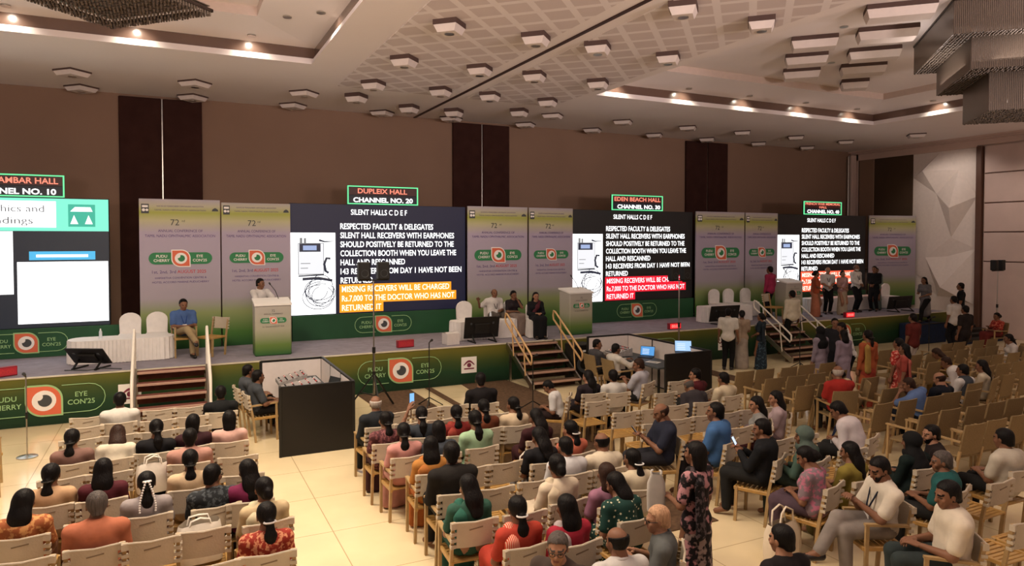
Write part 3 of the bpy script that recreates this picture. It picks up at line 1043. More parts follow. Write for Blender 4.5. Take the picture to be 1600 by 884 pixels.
# added spots brightening the right wall; only the first has a box near
for y in (16.2, 12.5, 9.0):
    light('SPOT', 'downlight_or_wall_fill', (24.3, y, CEIL - .2), DOWN_E * .4, (1, .84, .72), target=(26.6, y, 4.0), size=.1, angle=100)
# ------------------------------------------------------------------ stairs with rails
M_wood_l = mat('chair_wood', '#a2865c', rough=.45, var=.12, scale=12)
M_rail_w = mat('rail_pale_enamel', '#e6ded2', rough=.35, var=.03)
M_rail_b = mat('rail_beige_enamel', '#c8a070', rough=.35, var=.05)
M_tread = mat('stair_carpet_red', '#6b3a30', rough=.95, var=.2, scale=10, bump=.3, bscale=120)
M_tread_b = mat('stair_carpet_brown', '#58402f', rough=.95, var=.2, scale=10, bump=.3, bscale=120)
M_nose = mat('stair_nosing', '#b08d7c', rough=.5, var=.08)
def stairs(x0, x1, label, tread, rail, run=1.4, hoop=True, rails=(1, 1)):
    y1 = STG_Y - .06
    r = thing('stage_stairs', label, 'stairs', ((x0 + x1) / 2, y1, 0), 0, 'carpeted stairs up to the stage')
    hw = (x1 - x0) / 2
    n = 5
    rise = STG_Z / n
    d = run / n
    for i in range(n):
        z = STG_Z - rise * i - .01
        s = MB()
        s.box((0, -d * (i + .5), z - .02), (2 * hw - .06, d, .04), ch=.006)
        s.box((0, -d * (i + 1) + .03 + d, z - rise / 2 - .02) if False else (0, -d * i - .012, z - rise / 2 - .02), (2 * hw - .08, .02, rise - .04))
        s.mi = 1
        s.box((0, -d * (i + 1) + .012, z - .012), (2 * hw - .06, .03, .05), ch=.006)
        s.build('step', [tread, M_nose], r)
    for sx in (-1, 1):
        s = MB()
        s.bar((sx * hw, .02, STG_Z - .02), (sx * hw, -run, .06), .04, .13)
        s.bar((sx * hw, -run, .0), (sx * hw, -run, .16), .05, .05)
        s.bar((sx * hw * .97, -.15, .0), (sx * hw * .97, -.15, STG_Z - .14), .05, .05)
        s.build('stringer', M_metal, r)
    for sx in (-1, 1):
        if not rails[0 if sx < 0 else 1]: continue
        x = sx * (hw + .02)
        h = MB()
        if hoop:
            h.tube([(x, .02, 1.45), (x, .05, 1.56), (x, .02, 1.68), (x, -.06, 1.66), (x, -run + .1, .86), (x, -run + .02, .79), (x, -run + .02, .66), (x, -run + .06, .60), (x, -.02, 1.43)], .024, 8, closed=True)
            for yy in (-.32, -.95):
                zt = 1.68 + (yy / run) * .84
                h.tube([(x, yy, zt - .02), (x, yy - .1, zt - .82)], .018, 8)
        else:
            h.tube([(x, .1, STG_Z), (x, .1, 1.68), (x, .02, 1.72), (x, -run + .2, .95), (x, -run + .1, .85), (x, -run + .1, .02)], .026, 8)
            h.tube([(x, .08, 1.36), (x, -run + .12, .58)], .02, 8)
        h.build('handrail', rail, r, smooth=60)
    return r
stairs(-.64, .64, 'red-brown stage stairs with straight white rails beside the seated person in blue', M_tread, M_rail_w, hoop=False)
stairs(7.52, 8.85, 'brown stage stairs with beige hoop rails left of the second sound booth', M_tread_b, M_rail_b)
stairs(15.85, 17.35, 'brown stage stairs with pale hoop rails, person in white shirt climbing', M_tread_b, M_rail_w)
# dark steps at the end of the stage
r = thing('side_steps', 'dark wide steps at the far stage end by the faceted wall', 'stairs', (25.0, 15.0, 0))
for i in range(4):
    MB().box((.1 * i, -.3 + .32 * (i - 1), .12 + .2 * i - (.1 * i)), (2.4 - .3 * i, .36, .1), ch=.01).build('step', M_black, r)
    MB().box((.1 * i, -.3 + .32 * (i - 1), (.07 + .1 * i) / 2), (2.2 - .3 * i, .30, .07 + .1 * i)).build('riser_block', mat('navy_cloth', '#0f2240', rough=.9, var=.2), r)
r = thing('side_ramp_skirt', 'dark blue cloth-covered block ending the stage skirting', 'stage skirting', (23.2, 15.26, 0))
MB().box((0, 0, .33), (1.5, .7, .66), ch=.02).build('cloth', mat('navy_cloth', '#0f2240'), r)
MB().box((0, -.34, .675), (1.5, .04, .03)).build('edge_trim', M_black, r)

# ------------------------------------------------------------------ lecterns
def lectern(x, y, label, rz=0):
    r = thing('lectern', label, 'lectern', (x, y, STG_Z), rz, 'printed lecterns on the stage')
    M_lp = gradient('lectern_print' + str(x), [(0, '#27592f'), (.2, '#66803f'), (.5, '#aca893'), (1, '#b5afaa')], 0, 1.2, wave=False)
    MB().box((0, 0, .58), (.78, .5, 1.16), ch=.02).build('body', M_lp, r)
    b = MB()
    b.raw([(-.4, -.28, 1.12), (.4, -.28, 1.12), (.4, .28, 1.22), (-.4, .28, 1.22), (-.4, -.28, 1.16), (.4, -.28, 1.16), (.4, .28, 1.26), (-.4, .28, 1.26)],
          [(3, 2, 1, 0), (4, 5, 6, 7), (0, 1, 5, 4), (1, 2, 6, 5), (2, 3, 7, 6), (3, 0, 4, 7)])
    b.build('reading_top', M_white, r)
    t = MB()
    put_text(t, '72', 0, .98, -.257, .05, align='C', bold=0)
    put_text(t, 'ANNUAL CONFERENCE', 0, .92, -.257, .03, width=.4, align='C', bold=0)
    put_text(t, '1st, 2nd, 3rd AUGUST 2025', 0, .64, -.257, .03, width=.46, align='C', bold=0)
    t.build('print', M_dkgrey, r)
    logo(r, 0, .79, .56, -.26, filled=True)
    m = MB()
    m.tube([(.16, .1, 1.24), (.1, .16, 1.42), (.0, .2, 1.56)], .008, 6)
    m.tube([(.0, .2, 1.56), (-.03, .21, 1.61)], .018, 8)
    m.build('microphone', M_black, r, smooth=50)
    return r
lectern(2.05, 16.55, 'white and green lectern with a person in white shirt speaking')
lectern(10.05, 16.5, 'unattended printed lectern beside the hoop-railed stairs', .1)
lectern(18.95, 17.2, 'printed lectern behind the person climbing the stairs')

# ------------------------------------------------------------------ tables, monitors, boxes on the stage
M_cloth_w = mat('table_cloth_white', '#e4dfdc', rough=.85, var=.04, bump=.2, bscale=20)
def skirt_table(x, y, L, D, label, rz=0):
    r = thing('skirted_table', label, 'table', (x, y, STG_Z), rz, 'white skirted tables on the stage')
    def outline(k, n=16):
        out = []
        a, b = L / 2 - D / 2 * .7, D / 2
        for i in range(n + 1): out.append((a + k * .7 * b * math.sin(PI * i / n), b * k * -math.cos(PI * i / n)))
        for i in range(n + 1): out.append((-a - k * .7 * b * math.sin(PI * i / n), b * k * math.cos(PI * i / n)))
        return out
    MB().slab(outline(1.0), .46, .49).build('top_cloth', M_cloth_w, r)
    # pleated skirt
    base = outline(1.0)
    P = []
    for i in range(len(base)):
        a, b = Vector(base[i]), Vector(base[(i + 1) % len(base)])
        m_ = max(1, int((b - a).length / .035))
        for j in range(m_):
            P.append(a + (b - a) * j / m_)
    v, f = [], []
    N = len(P)
    for j, z in enumerate((.01, .24, .475)):
        for i, p in enumerate(P):
            d = p.normalized()
            o = (.028 if i % 2 else -.01) * (1.0 - z)
            v.append((p.x + d.x * o * 1.0, p.y + d.y * o, z))
    for j in range(2):
        for i in range(N):
            f.append((j * N + i, j * N + (i + 1) % N, (j + 1) * N + (i + 1) % N, (j + 1) * N + i))
    MB().raw(v, f).build('pleated_skirt', M_cloth_w, r)
    return r
skirt_table(-.95, 17.15, 2.0, .75, 'white skirted table behind the tilted black monitor near the left stairs')
skirt_table(7.4, 16.8, 1.85, .6, 'white skirted table in front of three seated panel members')
skirt_table(15.9, 17.0, 2.0, .65, 'white skirted table in front of three white covered chairs')
skirt_table(22.3, 17.75, 3.8, .6, 'long white skirted table behind the standing group')

def monitor(x, y, w_, rz, tilt, label, asp=.58):
    r = thing('stage_monitor', label, 'monitor', (x, y, STG_Z), rz, 'black confidence monitors on the stage floor')
    h = w_ * asp
    T = Matrix.Translation((0, 0, .1)) @ Matrix.Rotation(tilt, 4, 'X')
    b = MB(); b.T = T
    b.box((0, 0, h / 2), (w_, .035, h), ch=.008)
    b.build('housing', M_black, r)
    b = MB(); b.T = T
    b.box((0, .022, h / 2), (w_ - .04, .006, h - .04))
    b.build('screen', mat('screen_off', '#08080a', rough=.15, var=0), r)
    b = MB(); b.T = T
    b.box((0, -.035, h * .45), (w_ * .45, .05, h * .5), ch=.015)
    b.mi = 1
    for sx in (-1, 1):
        b.box((sx * w_ * .32, -.022, h * .7), (.05, .02, .05), ch=.005)
    b.build('rear_cover', [M_black, M_dkgrey], r)
    for sx in (-1, 1):
        f = MB()
        f.bar((sx * w_ * .3, -.06, .2), (sx * w_ * .3, -.30, .01), .03, .03)
        f.bar((sx * w_ * .3, .18, .02), (sx * w_ * .3, -.32, .02), .03, .03)
        f.build('stand_foot', M_black, r)
    return r
monitor(-1.42, 16.35, .78, -.5, .75, 'tilted black monitor in front of the left skirted table')
monitor(7.08, 16.25, .95, 0, .2, 'black monitor in front of the three seated panel members')
monitor(15.25, 16.35, 1.15, 0, .2, 'black monitor in front of the white covered chairs', .42)
monitor(23.7, 16.5, 1.3, 0, .2, 'black monitor at the far end of the stage', .36)

def timer(x, y, label, lit, rz=0):
    r = thing('countdown_timer', label, 'timer', (x, y, STG_Z), rz, 'red timer boxes on the stage edge')
    MB().box((0, 0, .095), (.42, .12, .18), ch=.01).build('case', mat('timer_red_case', '#8f1f2c', rough=.4, var=.05), r)
    MB().box((0, -.063, .095), (.38, .006, .14)).build('display', glow('timer_lit', '#ff2a30', 1.1) if lit else mat('timer_face_red', '#b3303c', rough=.3, var=.05), r)
    t = MB()
    put_text(t, '00:00', 0, .055, -.068, .08, width=.28, align='C', bold=.01)
    t.build('digits', glow('timer_digit', '#ff8a80', 1.5) if lit else M_red, r)
timer(5.05, 16.15, 'dull red timer box on the stage before the blue screen', False, .1)
timer(13.1, 16.05, 'lit red timer box on the stage below the second notice screen', True)
timer(20.3, 15.9, 'lit red timer box on the stage edge before the standing group', True)
timer(-2.85, 16.0, 'red and white timer box at the stage edge near the microphone stand', False, .6)
r = thing('cardboard_box', 'small white cardboard box on the stage left of the panel table', 'box', (6.22, 16.15, STG_Z), .1)
MB().box((0, 0, .14), (.34, .3, .28), ch=.006).build('carton', mat('carton_white', '#ddd6d2', rough=.7, var=.04), r)
MB().raw([(-.17, -.15, .282), (.17, -.15, .282), (.17, -.02, .31), (-.17, -.02, .31)], [(0, 1, 2, 3)]).raw([(-.17, .15, .282), (.17, .15, .282), (.17, .02, .31), (-.17, .02, .31)], [(3, 2, 1, 0)]).build('flap', mat('carton_white', '#ddd6d2'), r)
# water bottles and papers on the tables
def bottle(x, y, z, label):
    r = thing('water_bottle', label, 'bottle', (x, y, z), 0, 'water bottles on the stage tables')
    MB().lathe([(.03, 0), (.032, .02), (.03, .12), (.032, .14), (.012, .19)], n=12).build('body', mat('bottle_clear', '#cfd8e2', rough=.15, var=.02), r, smooth=40)
    MB().lathe([(.013, .19), (.013, .21)], n=10).build('cap', M_white, r)
bottle(-1.35, 17.1, STG_Z + .49, 'clear water bottle on the left skirted table')
bottle(7.6, 16.8, STG_Z + .49, 'clear water bottle on the panel table')
bottle(22.9, 17.7, STG_Z + .49, 'clear water bottle on the long far table, near group')
bottle(23.9, 17.7, STG_Z + .49, 'clear water bottle on the far end of the long table')

# ------------------------------------------------------------------ booths for the sound desks
M_panel_in = mat('booth_panel_white', '#cfc6c4', rough=.6, var=.03)
M_panel_out = mat('booth_panel_black', '#0e0b09', rough=.45, var=.2, scale=3)
def booth(x0, x1, y0, y1, label, h=1.13):
    r = thing('sound_booth', label, 'booth', ((x0 + x1) / 2, (y0 + y1) / 2, 0), 0, 'panelled sound booths')
    hw, hd = (x1 - x0) / 2, (y1 - y0) / 2
    p = MB().box((0, -hd, h / 2), (2 * hw, .03, h), ch=.004)
    p.mi = 1
    p.box((0, -hd + .02, h / 2), (2 * hw - .06, .01, h - .06))
    p.build('front_panel', [M_panel_out, M_panel_in], r)
    p = MB().box((0, hd, h / 2), (2 * hw, .02, h))
    p.mi = 1
    p.box((0, hd - .016, h / 2), (2 * hw - .06, .012, h - .06))
    p.build('rear_panel', [M_panel_out, M_panel_in], r)
    for k_ in range(3):
        ya, yb = -hd + 2 * hd * k_ / 3, -hd + 2 * hd * (k_ + 1) / 3
        p = MB().box((hw, (ya + yb) / 2, h / 2), (.02, yb - ya, h))
        p.mi = 1
        p.box((hw - .016, (ya + yb) / 2, h / 2), (.012, yb - ya - .05, h - .06))
        p.build('side_panel', [M_panel_out, M_panel_in], r)
    for px_, py_ in ((hw, -hd), (hw, hd), (-hw, -hd), (-hw, hd), (hw, -hd + 2 * hd / 3), (hw, -hd + 4 * hd / 3)):
        MB().box((px_, py_, h / 2), (.045, .045, h + .01), ch=.006).build('post', M_black, r)
    f = MB()
    f.bar((-hw, -hd, h), (hw, -hd, h), .045, .025)
    f.bar((hw, -hd, h), (hw, hd, h), .045, .025)
    f.bar((-hw, hd, h), (hw, hd, h), .045, .025)
    f.build('top_rail', M_black, r)
    return r
booth(1.56, 2.74, 11.65, 14.35, 'first sound booth, black outer panel, two people in grey beside it')
booth(9.17, 10.38, 11.5, 14.5, 'second sound booth, dark panel, laptops lit inside')
def desk(x, y, L, D, label, h=.74):
    r = thing('equipment_table', label, 'table', (x, y, 0))
    MB().box((0, 0, h), (L, D, .04), ch=.006).build('table_top', M_dkgrey, r)
    for sx in (-1, 1):
        for sy in (-1, 1):
            MB().box((sx * (L / 2 - .05), sy * (D / 2 - .05), h / 2), (.04, .04, h - .04)).build('leg', M_black, r)
    return r
desk(2.2, 13.1, .75, 2.0, 'equipment table inside the first sound booth', h=.8)
desk(9.75, 13.1, .75, 2.2, 'equipment table inside the second sound booth')
def mixer(x, y, z, w_, d_, label, rz=0):
    r = thing('mixing_desk', label, 'mixer', (x, y, z), rz)
    b = MB()
    b.raw([(-w_ / 2, -d_ / 2, 0), (w_ / 2, -d_ / 2, 0), (w_ / 2, d_ / 2, 0), (-w_ / 2, d_ / 2, 0), (-w_ / 2, -d_ / 2, .06), (w_ / 2, -d_ / 2, .06), (w_ / 2, d_ / 2, .18), (-w_ / 2, d_ / 2, .18)],
          [(3, 2, 1, 0), (4, 5, 6, 7), (0, 1, 5, 4), (1, 2, 6, 5), (2, 3, 7, 6), (3, 0, 4, 7)])
    b.build('console', mat('console_grey', '#8f8a88', rough=.4, var=.2, scale=20), r)
    rnd = random.Random(int(x * 10))
    k_ = MB()
    for i in range(9):
        for j in range(5):
            xx = -w_ * .42 + w_ * .84 * i / 8
            yy = -d_ * .4 + d_ * .8 * j / 4
            k_.mi = rnd.choice([0, 0, 1, 2])
            k_.box((xx, yy, .06 + .12 * (yy / d_ + .5) + .006), (w_ * .035, .022, .018))
    k_.build('knobs', [M_black, M_red, M_white], r)
mixer(2.05, 12.7, .84, .55, .6, 'mixing desk with red buttons in the first sound booth', -PI / 2)
mixer(2.0, 13.45, .84, .5, .5, 'smaller mixing desk behind the red-buttoned one', -PI / 2)
mixer(9.5, 13.7, .78, .5, .5, 'mixing desk in the second sound booth near its rear panel', -PI / 2)
def laptop(x, y, z, rz, label, img, s=1.0, strength=1.2):
    r = thing('laptop', label, 'laptop', (x, y, z), rz, 'laptops in the sound booths')
    MB().box((0, 0, .012), (.34 * s, .24 * s, .022), ch=.004).build('keyboard_base', M_black, r)
    T = Matrix.Translation((0, .12 * s, .02)) @ Matrix.Rotation(-.3, 4, 'X')
    b = MB(); b.T = T
    b.box((0, 0, .115 * s), (.34 * s, .012, .23 * s), ch=.004)
    b.build('lid', M_black, r)
    b = MB(); b.T = T
    b.box((0, -.0075, .115 * s), (.32 * s, .003, .205 * s))
    b.build('display', glow('laptop_' + img.lstrip('#'), img, strength), r)
    b = MB(); b.T = T
    for i in range(4):
        b.box((-.04 * s, -.0095, (.05 + .035 * i) * s), (.16 * s, .002, .012 * s))
    b.build('window_lines', glow('laptop_lines', '#dfeaff', 1.2), r)
laptop(9.95, 13.2, .76, -.9, 'open laptop with blue picture inside the second sound booth', '#3f8fd0')
laptop(10.15, 12.1, 1.0, -.6, 'laptop with bright list standing high on the second booth front', '#9fc6f0', 1.1)
MB_ = thing('equipment_case', 'black equipment case under the bright laptop in the second sound booth', 'case', (10.05, 12.0, 0))
MB().box((0, 0, .49), (.5, .6, .98), ch=.02).build('shell', M_black, MB_)
for zz in (.25, .5, .75):
    MB().box((-.255, 0, zz), (.012, .56, .02)).build('rib', M_dkgrey, MB_)
r = thing('laptop', 'dark laptop seen from behind in the first sound booth', 'laptop', (2.45, 12.45, .82), -1.2, 'laptops in the sound booths')
MB().box((0, 0, .012), (.34, .24, .022), ch=.004).build('keyboard_base', M_black, r)
b = MB(); b.T = Matrix.Translation((0, .12, .02)) @ Matrix.Rotation(-.3, 4, 'X')
b.box((0, 0, .115), (.34, .012, .23), ch=.004)
b.build('lid', M_black, r)
r = thing('paper_sheet', 'white sheet of paper lying beside the lit laptop', 'paper', (9.7, 12.6, .765), .4)
MB().box((0, 0, .002), (.21, .3, .003)).build('sheet', M_white, r)
t = MB()
for i in range(9): t.box((0, -.1 + .025 * i, .0045), (.16, .010, .001))
t.build('print_lines', M_dkgrey, r)
r = thing('subwoofer', 'black floor loudspeaker between the hoop-railed stairs and second booth', 'loudspeaker', (9.2, 14.95, 0))
MB().box((0, 0, .46), (.55, .5, .9), ch=.02).build('cabinet', M_black, r)
MB().lathe([(.2, -.01), (.21, .0), (.2, .012), (.05, -.02), (.01, -.02)], n=24).build('cone', M_dkgrey, r)
r.children[-1].location = (0, -.255, .42)
r.children[-1].rotation_euler = (PI / 2, 0, 0)
MB().box((0, -.256, .75), (.08, .006, .05)).build('badge', M_white, r)

# ------------------------------------------------------------------ loudspeakers on poles and microphone stands
def pole_speaker(x, y, h, label, rz=0, sw=.24):
    r = thing('speaker_stand', label, 'loudspeaker stand', (x, y, 0), rz, 'twin loudspeakers on tripod stands')
    p = MB().tube([(0, 0, .1), (0, 0, 1.25)], .024, 10).tube([(0, 0, 1.2), (0, 0, h)], .016, 8)
    p.mi = 1
    p.tube([(0, 0, 1.18), (0, 0, 1.3)], .034, 10)
    p.tube([(0, 0, .72), (0, 0, .8)], .034, 10)
    p.build('pole', [M_metal, M_black], r, smooth=50)
    for k_ in range(3):
        a = 2 * PI * k_ / 3 + .5
        l_ = MB().bar((0, 0, .75), (.55 * math.cos(a), .55 * math.sin(a), .02), .03, .03)
        l_.bar((0, 0, .3), (.3 * math.cos(a), .3 * math.sin(a), .36), .02, .02)
        l_.build('leg', M_black, r)
    MB().bar((-.32, 0, h), (.32, 0, h), .04, .03).build('crossbar', M_black, r)
    for sx in (-1, 1):
        c_ = MB().box((sx * .2, 0, h + .19), (sw, .2, .36), ch=.02)
        c_.build('loudspeaker', M_black, r)
        q = r.children[-1]
        MB().lathe([(sw * .3, -.01), (sw * .32, 0), (.02, -.015), (.005, -.015)], n=16).build('cone', M_dkgrey, q)
        q.children[-1].location = (sx * .2, -.102, h + .14)
        q.children[-1].rotation_euler = (PI / 2, 0, 0)
pole_speaker(3.74, 14.1, 2.68, 'tall tripod with twin loudspeakers in front of the blue screen')
pole_speaker(12.2, 14.75, 2.42, 'tall tripod with twin loudspeakers behind the second sound booth')
pole_speaker(25.5, 14.15, 2.45, 'tall tripod with twin loudspeakers near the grooved door wall', 0, .17)
def mic_stand(x, y, label, h=1.25, lean=.0, round_base=True, rz=0):
    r = thing('microphone_stand', label, 'microphone stand', (x, y, 0), rz, 'microphone stands between the seats and the stage')
    if round_base:
        MB().lathe([(.15, 0), (.15, .015), (.03, .03), (.015, .04)], n=24).build('base', M_metal, r, smooth=40)
    else:
        for k_ in range(3):
            a = 2 * PI * k_ / 3
            MB().bar((0, 0, .2), (.3 * math.cos(a), .3 * math.sin(a), .012), .02, .02).build('leg', M_black, r)
    p = MB().tube([(0, 0, .02), (lean * .5, 0, h)], .011, 8)
    p.mi = 1
    p.tube([(lean * .22, 0, h * .48), (lean * .26, 0, h * .56)], .02, 8)
    p.build('rod', [M_metal if round_base else M_black, M_black], r, smooth=50)
    MB().tube([(lean * .5, 0, h), (lean * .5 + .0, -.1, h + .05)], .012, 8).tube([(lean * .5, -.1, h + .05), (lean * .5, -.18, h + .08)], [.022, .026], 10).build('microphone', M_black, r, smooth=50)
mic_stand(-2.11, 13.47, 'chrome microphone stand with round base before the left logo', 1.3)
mic_stand(4.85, 13.85, 'thin black microphone stand between first booth and middle seats', 1.35, round_base=False)
mic_stand(6.65, 12.6, 'black microphone stand on the carpet below the hoop-railed stairs', 1.1, round_base=False)
mic_stand(15.2, 13.4, 'black microphone stand below the stairs with the climbing person', 1.3, round_base=False)
mic_stand(19.9, 12.9, 'black microphone stand beside the person in maroon tee', 1.2, round_base=False)
# loose cables on the stage
cb = MB()
cb.tube([(-1.9, 16.2, STG_Z + .01), (-1.5, 16.0, STG_Z + .01), (-1.2, 16.1, STG_Z + .01), (-.9, 15.9, STG_Z + .01)], .012, 6)
tag(cb.build('power_cable', M_dkgrey), 'grey cable lying on the stage in front of the tilted monitor', 'cable')
# ------------------------------------------------------------------ chairs
M_sling = mat('chair_canvas_cream', '#baae9b', rough=.9, var=.06, scale=6, bump=.25, bscale=60, spec=.15)
M_mark = mat('chair_stitched_mark', '#7d6d5a', rough=.9, var=.1)
M_slat = mat('chair_slat_wood', '#a98349', rough=.4, var=.15, scale=14)
M_tan = mat('chair_weave_tan', '#85704f', rough=.8, var=.1, scale=60, bump=.3, bscale=220, spec=.2)

def make_sling_chair(arms):
    r = thing('sling_chair', 'x', 'chair')
    s = MB()
    for i in range(8):
        y = -.19 + .4 * i / 7
        s.box((0, y, .418 - .012 * math.sin(PI * i / 7)), (.40, .042, .016), ch=.004)
    for sx in (-1, 1):
        s.box((sx * .205, .01, .41), (.03, .44, .045), ch=.006)
    s.box((0, .225, .41), (.42, .028, .045), ch=.006)
    s.build('seat', M_slat, r)
    for sx in (-1, 1):
        p = MB().bar((sx * .215, -.15, 0), (sx * .215, -.19, .43), .032, .036, (0, 1, 0)).bar((sx * .215, -.19, .43), (sx * .215, -.262, .83), .03, .034, (0, 1, 0))
        p.build('rear_leg', M_wood_l, r)
        top = .655 if arms else .43
        MB().bar((sx * .215, .215, 0), (sx * .215, .20, top), .032, .036, (0, 1, 0)).build('front_leg', M_wood_l, r)
        if arms:
            MB().bar((sx * .215, .225, .66), (sx * .215, -.225, .64), .045, .024).build('armrest', M_wood_l, r)
    # canvas back: a shallow hollow panel with four loops on each side and an open gap between loops
    c = MB()
    nx, nz = 8, 6
    for side in (0, 1):
        pass
    def yy(x, z):
        t = (z - .57) / .26
        return -.235 - .035 * t - .03 * (1 - (x / .2) ** 2) * (1 - .5 * t)
    v, f = [], []
    for k_ in (0, 1):
        for j in range(nz + 1):
            for i in range(nx + 1):
                x = -.178 + .356 * i / nx
                z = .575 + .25 * j / nz - (.012 * (1 - (x / .18) ** 2) if j == nz else 0)
                v.append((x, yy(x, z) + (.007 if k_ else -.007), z))
    N = (nx + 1) * (nz + 1)
    for j in range(nz):
        for i in range(nx):
            a = j * (nx + 1) + i
            f.append((a, a + 1, a + nx + 2, a + nx + 1))
            f.append((N + a, N + a + nx + 1, N + a + nx + 2, N + a + 1))
    for i in range(nx):
        for j in (0, nz):
            a = j * (nx + 1) + i
            f.append((a, a + 1, N + a + 1, N + a))
    for j in range(nz):
        for i in (0, nx):
            a = j * (nx + 1) + i
            f.append((a, a + nx + 1, N + a + nx + 1, N + a))
    c.raw(v, f)
    for sx in (-1, 1):
        for z0, z1 in ((.575, .605), (.638, .668), (.70, .73), (.768, .828)):
            zm = (z0 + z1) / 2
            y0 = yy(.178, zm)
            c.raw([(sx * .178, y0 - .007, z0), (sx * .178, y0 - .007, z1), (sx * .236, y0 - .022, z1), (sx * .236, y0 - .022, z0), (sx * .238, y0 + .03, z0), (sx * .238, y0 + .03, z1), (sx * .19, y0 + .03, z0), (sx * .19, y0 + .03, z1)],
                  [(0, 1, 2, 3), (3, 2, 5, 4), (4, 5, 7, 6), (0, 3, 4, 6), (1, 7, 5, 2)])
    c.tube([(-.238, yy(.2, .825), .826), (-.17, yy(.17, .825), .824), (0, yy(0, .82) - .002, .814), (.17, yy(.17, .825), .824), (.238, yy(.2, .825), .826)], .011, 6)
    c.build('canvas_back', M_sling, r, smooth=50)
    m = MB()
    m.bar((-.06, yy(.06, .755) - .009, .748), (.075, yy(.07, .765) - .009, .765), .004, .012)
    m.build('printed_mark', M_mark, r)
    return r
def make_tan_chair():
    r = thing('tan_armchair', 'x', 'chair')
    MB().box((0, .01, .415), (.44, .44, .035), ch=.012).build('seat', M_tan, r)
    v, f = [], []
    nx, nz = 6, 5
    for k_ in (0, 1):
        for j in range(nz + 1):
            for i in range(nx + 1):
                x = -.235 + .47 * i / nx
                z = .44 + .45 * j / nz
                y = -.20 - .09 * j / nz - .025 * (1 - (x / .235) ** 2)
                v.append((x * (1 - .03 * (j == nz)), y + (.012 if k_ else -.012), z))
    N = (nx + 1) * (nz + 1)
    for j in range(nz):
        for i in range(nx):
            a = j * (nx + 1) + i
            f.append((a, a + 1, a + nx + 2, a + nx + 1))
            f.append((N + a, N + a + nx + 1, N + a + nx + 2, N + a + 1))
    for i in range(nx):
        for j in (0, nz):
            a = j * (nx + 1) + i
            f.append((a, a + 1, N + a + 1, N + a))
    for j in range(nz):
        for i in (0, nx):
            a = j * (nx + 1) + i
            f.append((a, a + nx + 1, N + a + nx + 1, N + a))
    MB().raw(v, f).build('backrest', M_tan, r, smooth=50)
    for sx in (-1, 1):
        MB().bar((sx * .235, -.13, 0), (sx * .235, -.22, .5), .03, .034, (0, 1, 0)).build('rear_leg', M_wood_l, r)
        MB().bar((sx * .235, .22, 0), (sx * .235, .2, .645), .03, .034, (0, 1, 0)).build('front_leg', M_wood_l, r)
        MB().bar((sx * .245, .23, .65), (sx * .245, -.24, .64), .045, .024).build('armrest', M_wood_l, r)
    return r
def make_cover_chair():
    r = thing('covered_chair', 'x', 'chair')
    v, f = [], []
    prof = []
    n = 9
    for i in range(n + 1):
        a = PI * i / n
        prof.append((.2 * math.cos(a) if True else 0, .78 + .16 * math.sin(a)))
    poly = [(.21, .45)] + [(.22 * math.cos(PI * i / n), .76 + .18 * math.sin(PI * i / n)) for i in range(n + 1)] + [(-.21, .45)]
    b = MB().plate(poly, -.26, -.19)
    b.build('back_cover', M_cloth_w, r)
    s = MB()
    q = [(-.21, -.22), (.21, -.22), (.23, .2), (-.23, .2)]
    top = [(x, y, .48) for x, y in q]
    bot = [(x * 1.12, y * 1.1, .02) for x, y in q]
    s.raw(top + bot, [(0, 1, 2, 3), (7, 6, 5, 4), (0, 4, 5, 1), (1, 5, 6, 2), (2, 6, 7, 3), (3, 7, 4, 0)])
    s.build('seat_cover', M_cloth_w, r)
    return r
CH = {}
USED = set()
MAKE = {'sling': lambda: make_sling_chair(False), 'slingarm': lambda: make_sling_chair(True), 'tan': make_tan_chair, 'cover': make_cover_chair}
CHG = {'sling': 'cream canvas back chairs in rows', 'slingarm': 'cream canvas back chairs in rows', 'tan': 'tan woven armchairs in rows', 'cover': 'white covered chairs on the stage'}
NCHAIR = [0]
def chair(kind, x, yback, rz, label, z=0.0, group=None):
    """yback: where the chair back stands; the seat reaches .24 in front of it along its facing"""
    if kind not in CH:
        CH[kind] = MAKE[kind]()
    ox, oy = -math.sin(rz) * .235, math.cos(rz) * .235
    loc = (x + ox, yback + oy, z)
    grp = group or CHG[kind]
    NCHAIR[0] += 1
    if kind not in USED:
        USED.add(kind)
        r = CH[kind]
        r.location = loc
        r.rotation_euler = (0, 0, rz)
        return tag(r, label, None, grp)
    return dup(CH[kind], loc, rz, label, grp)
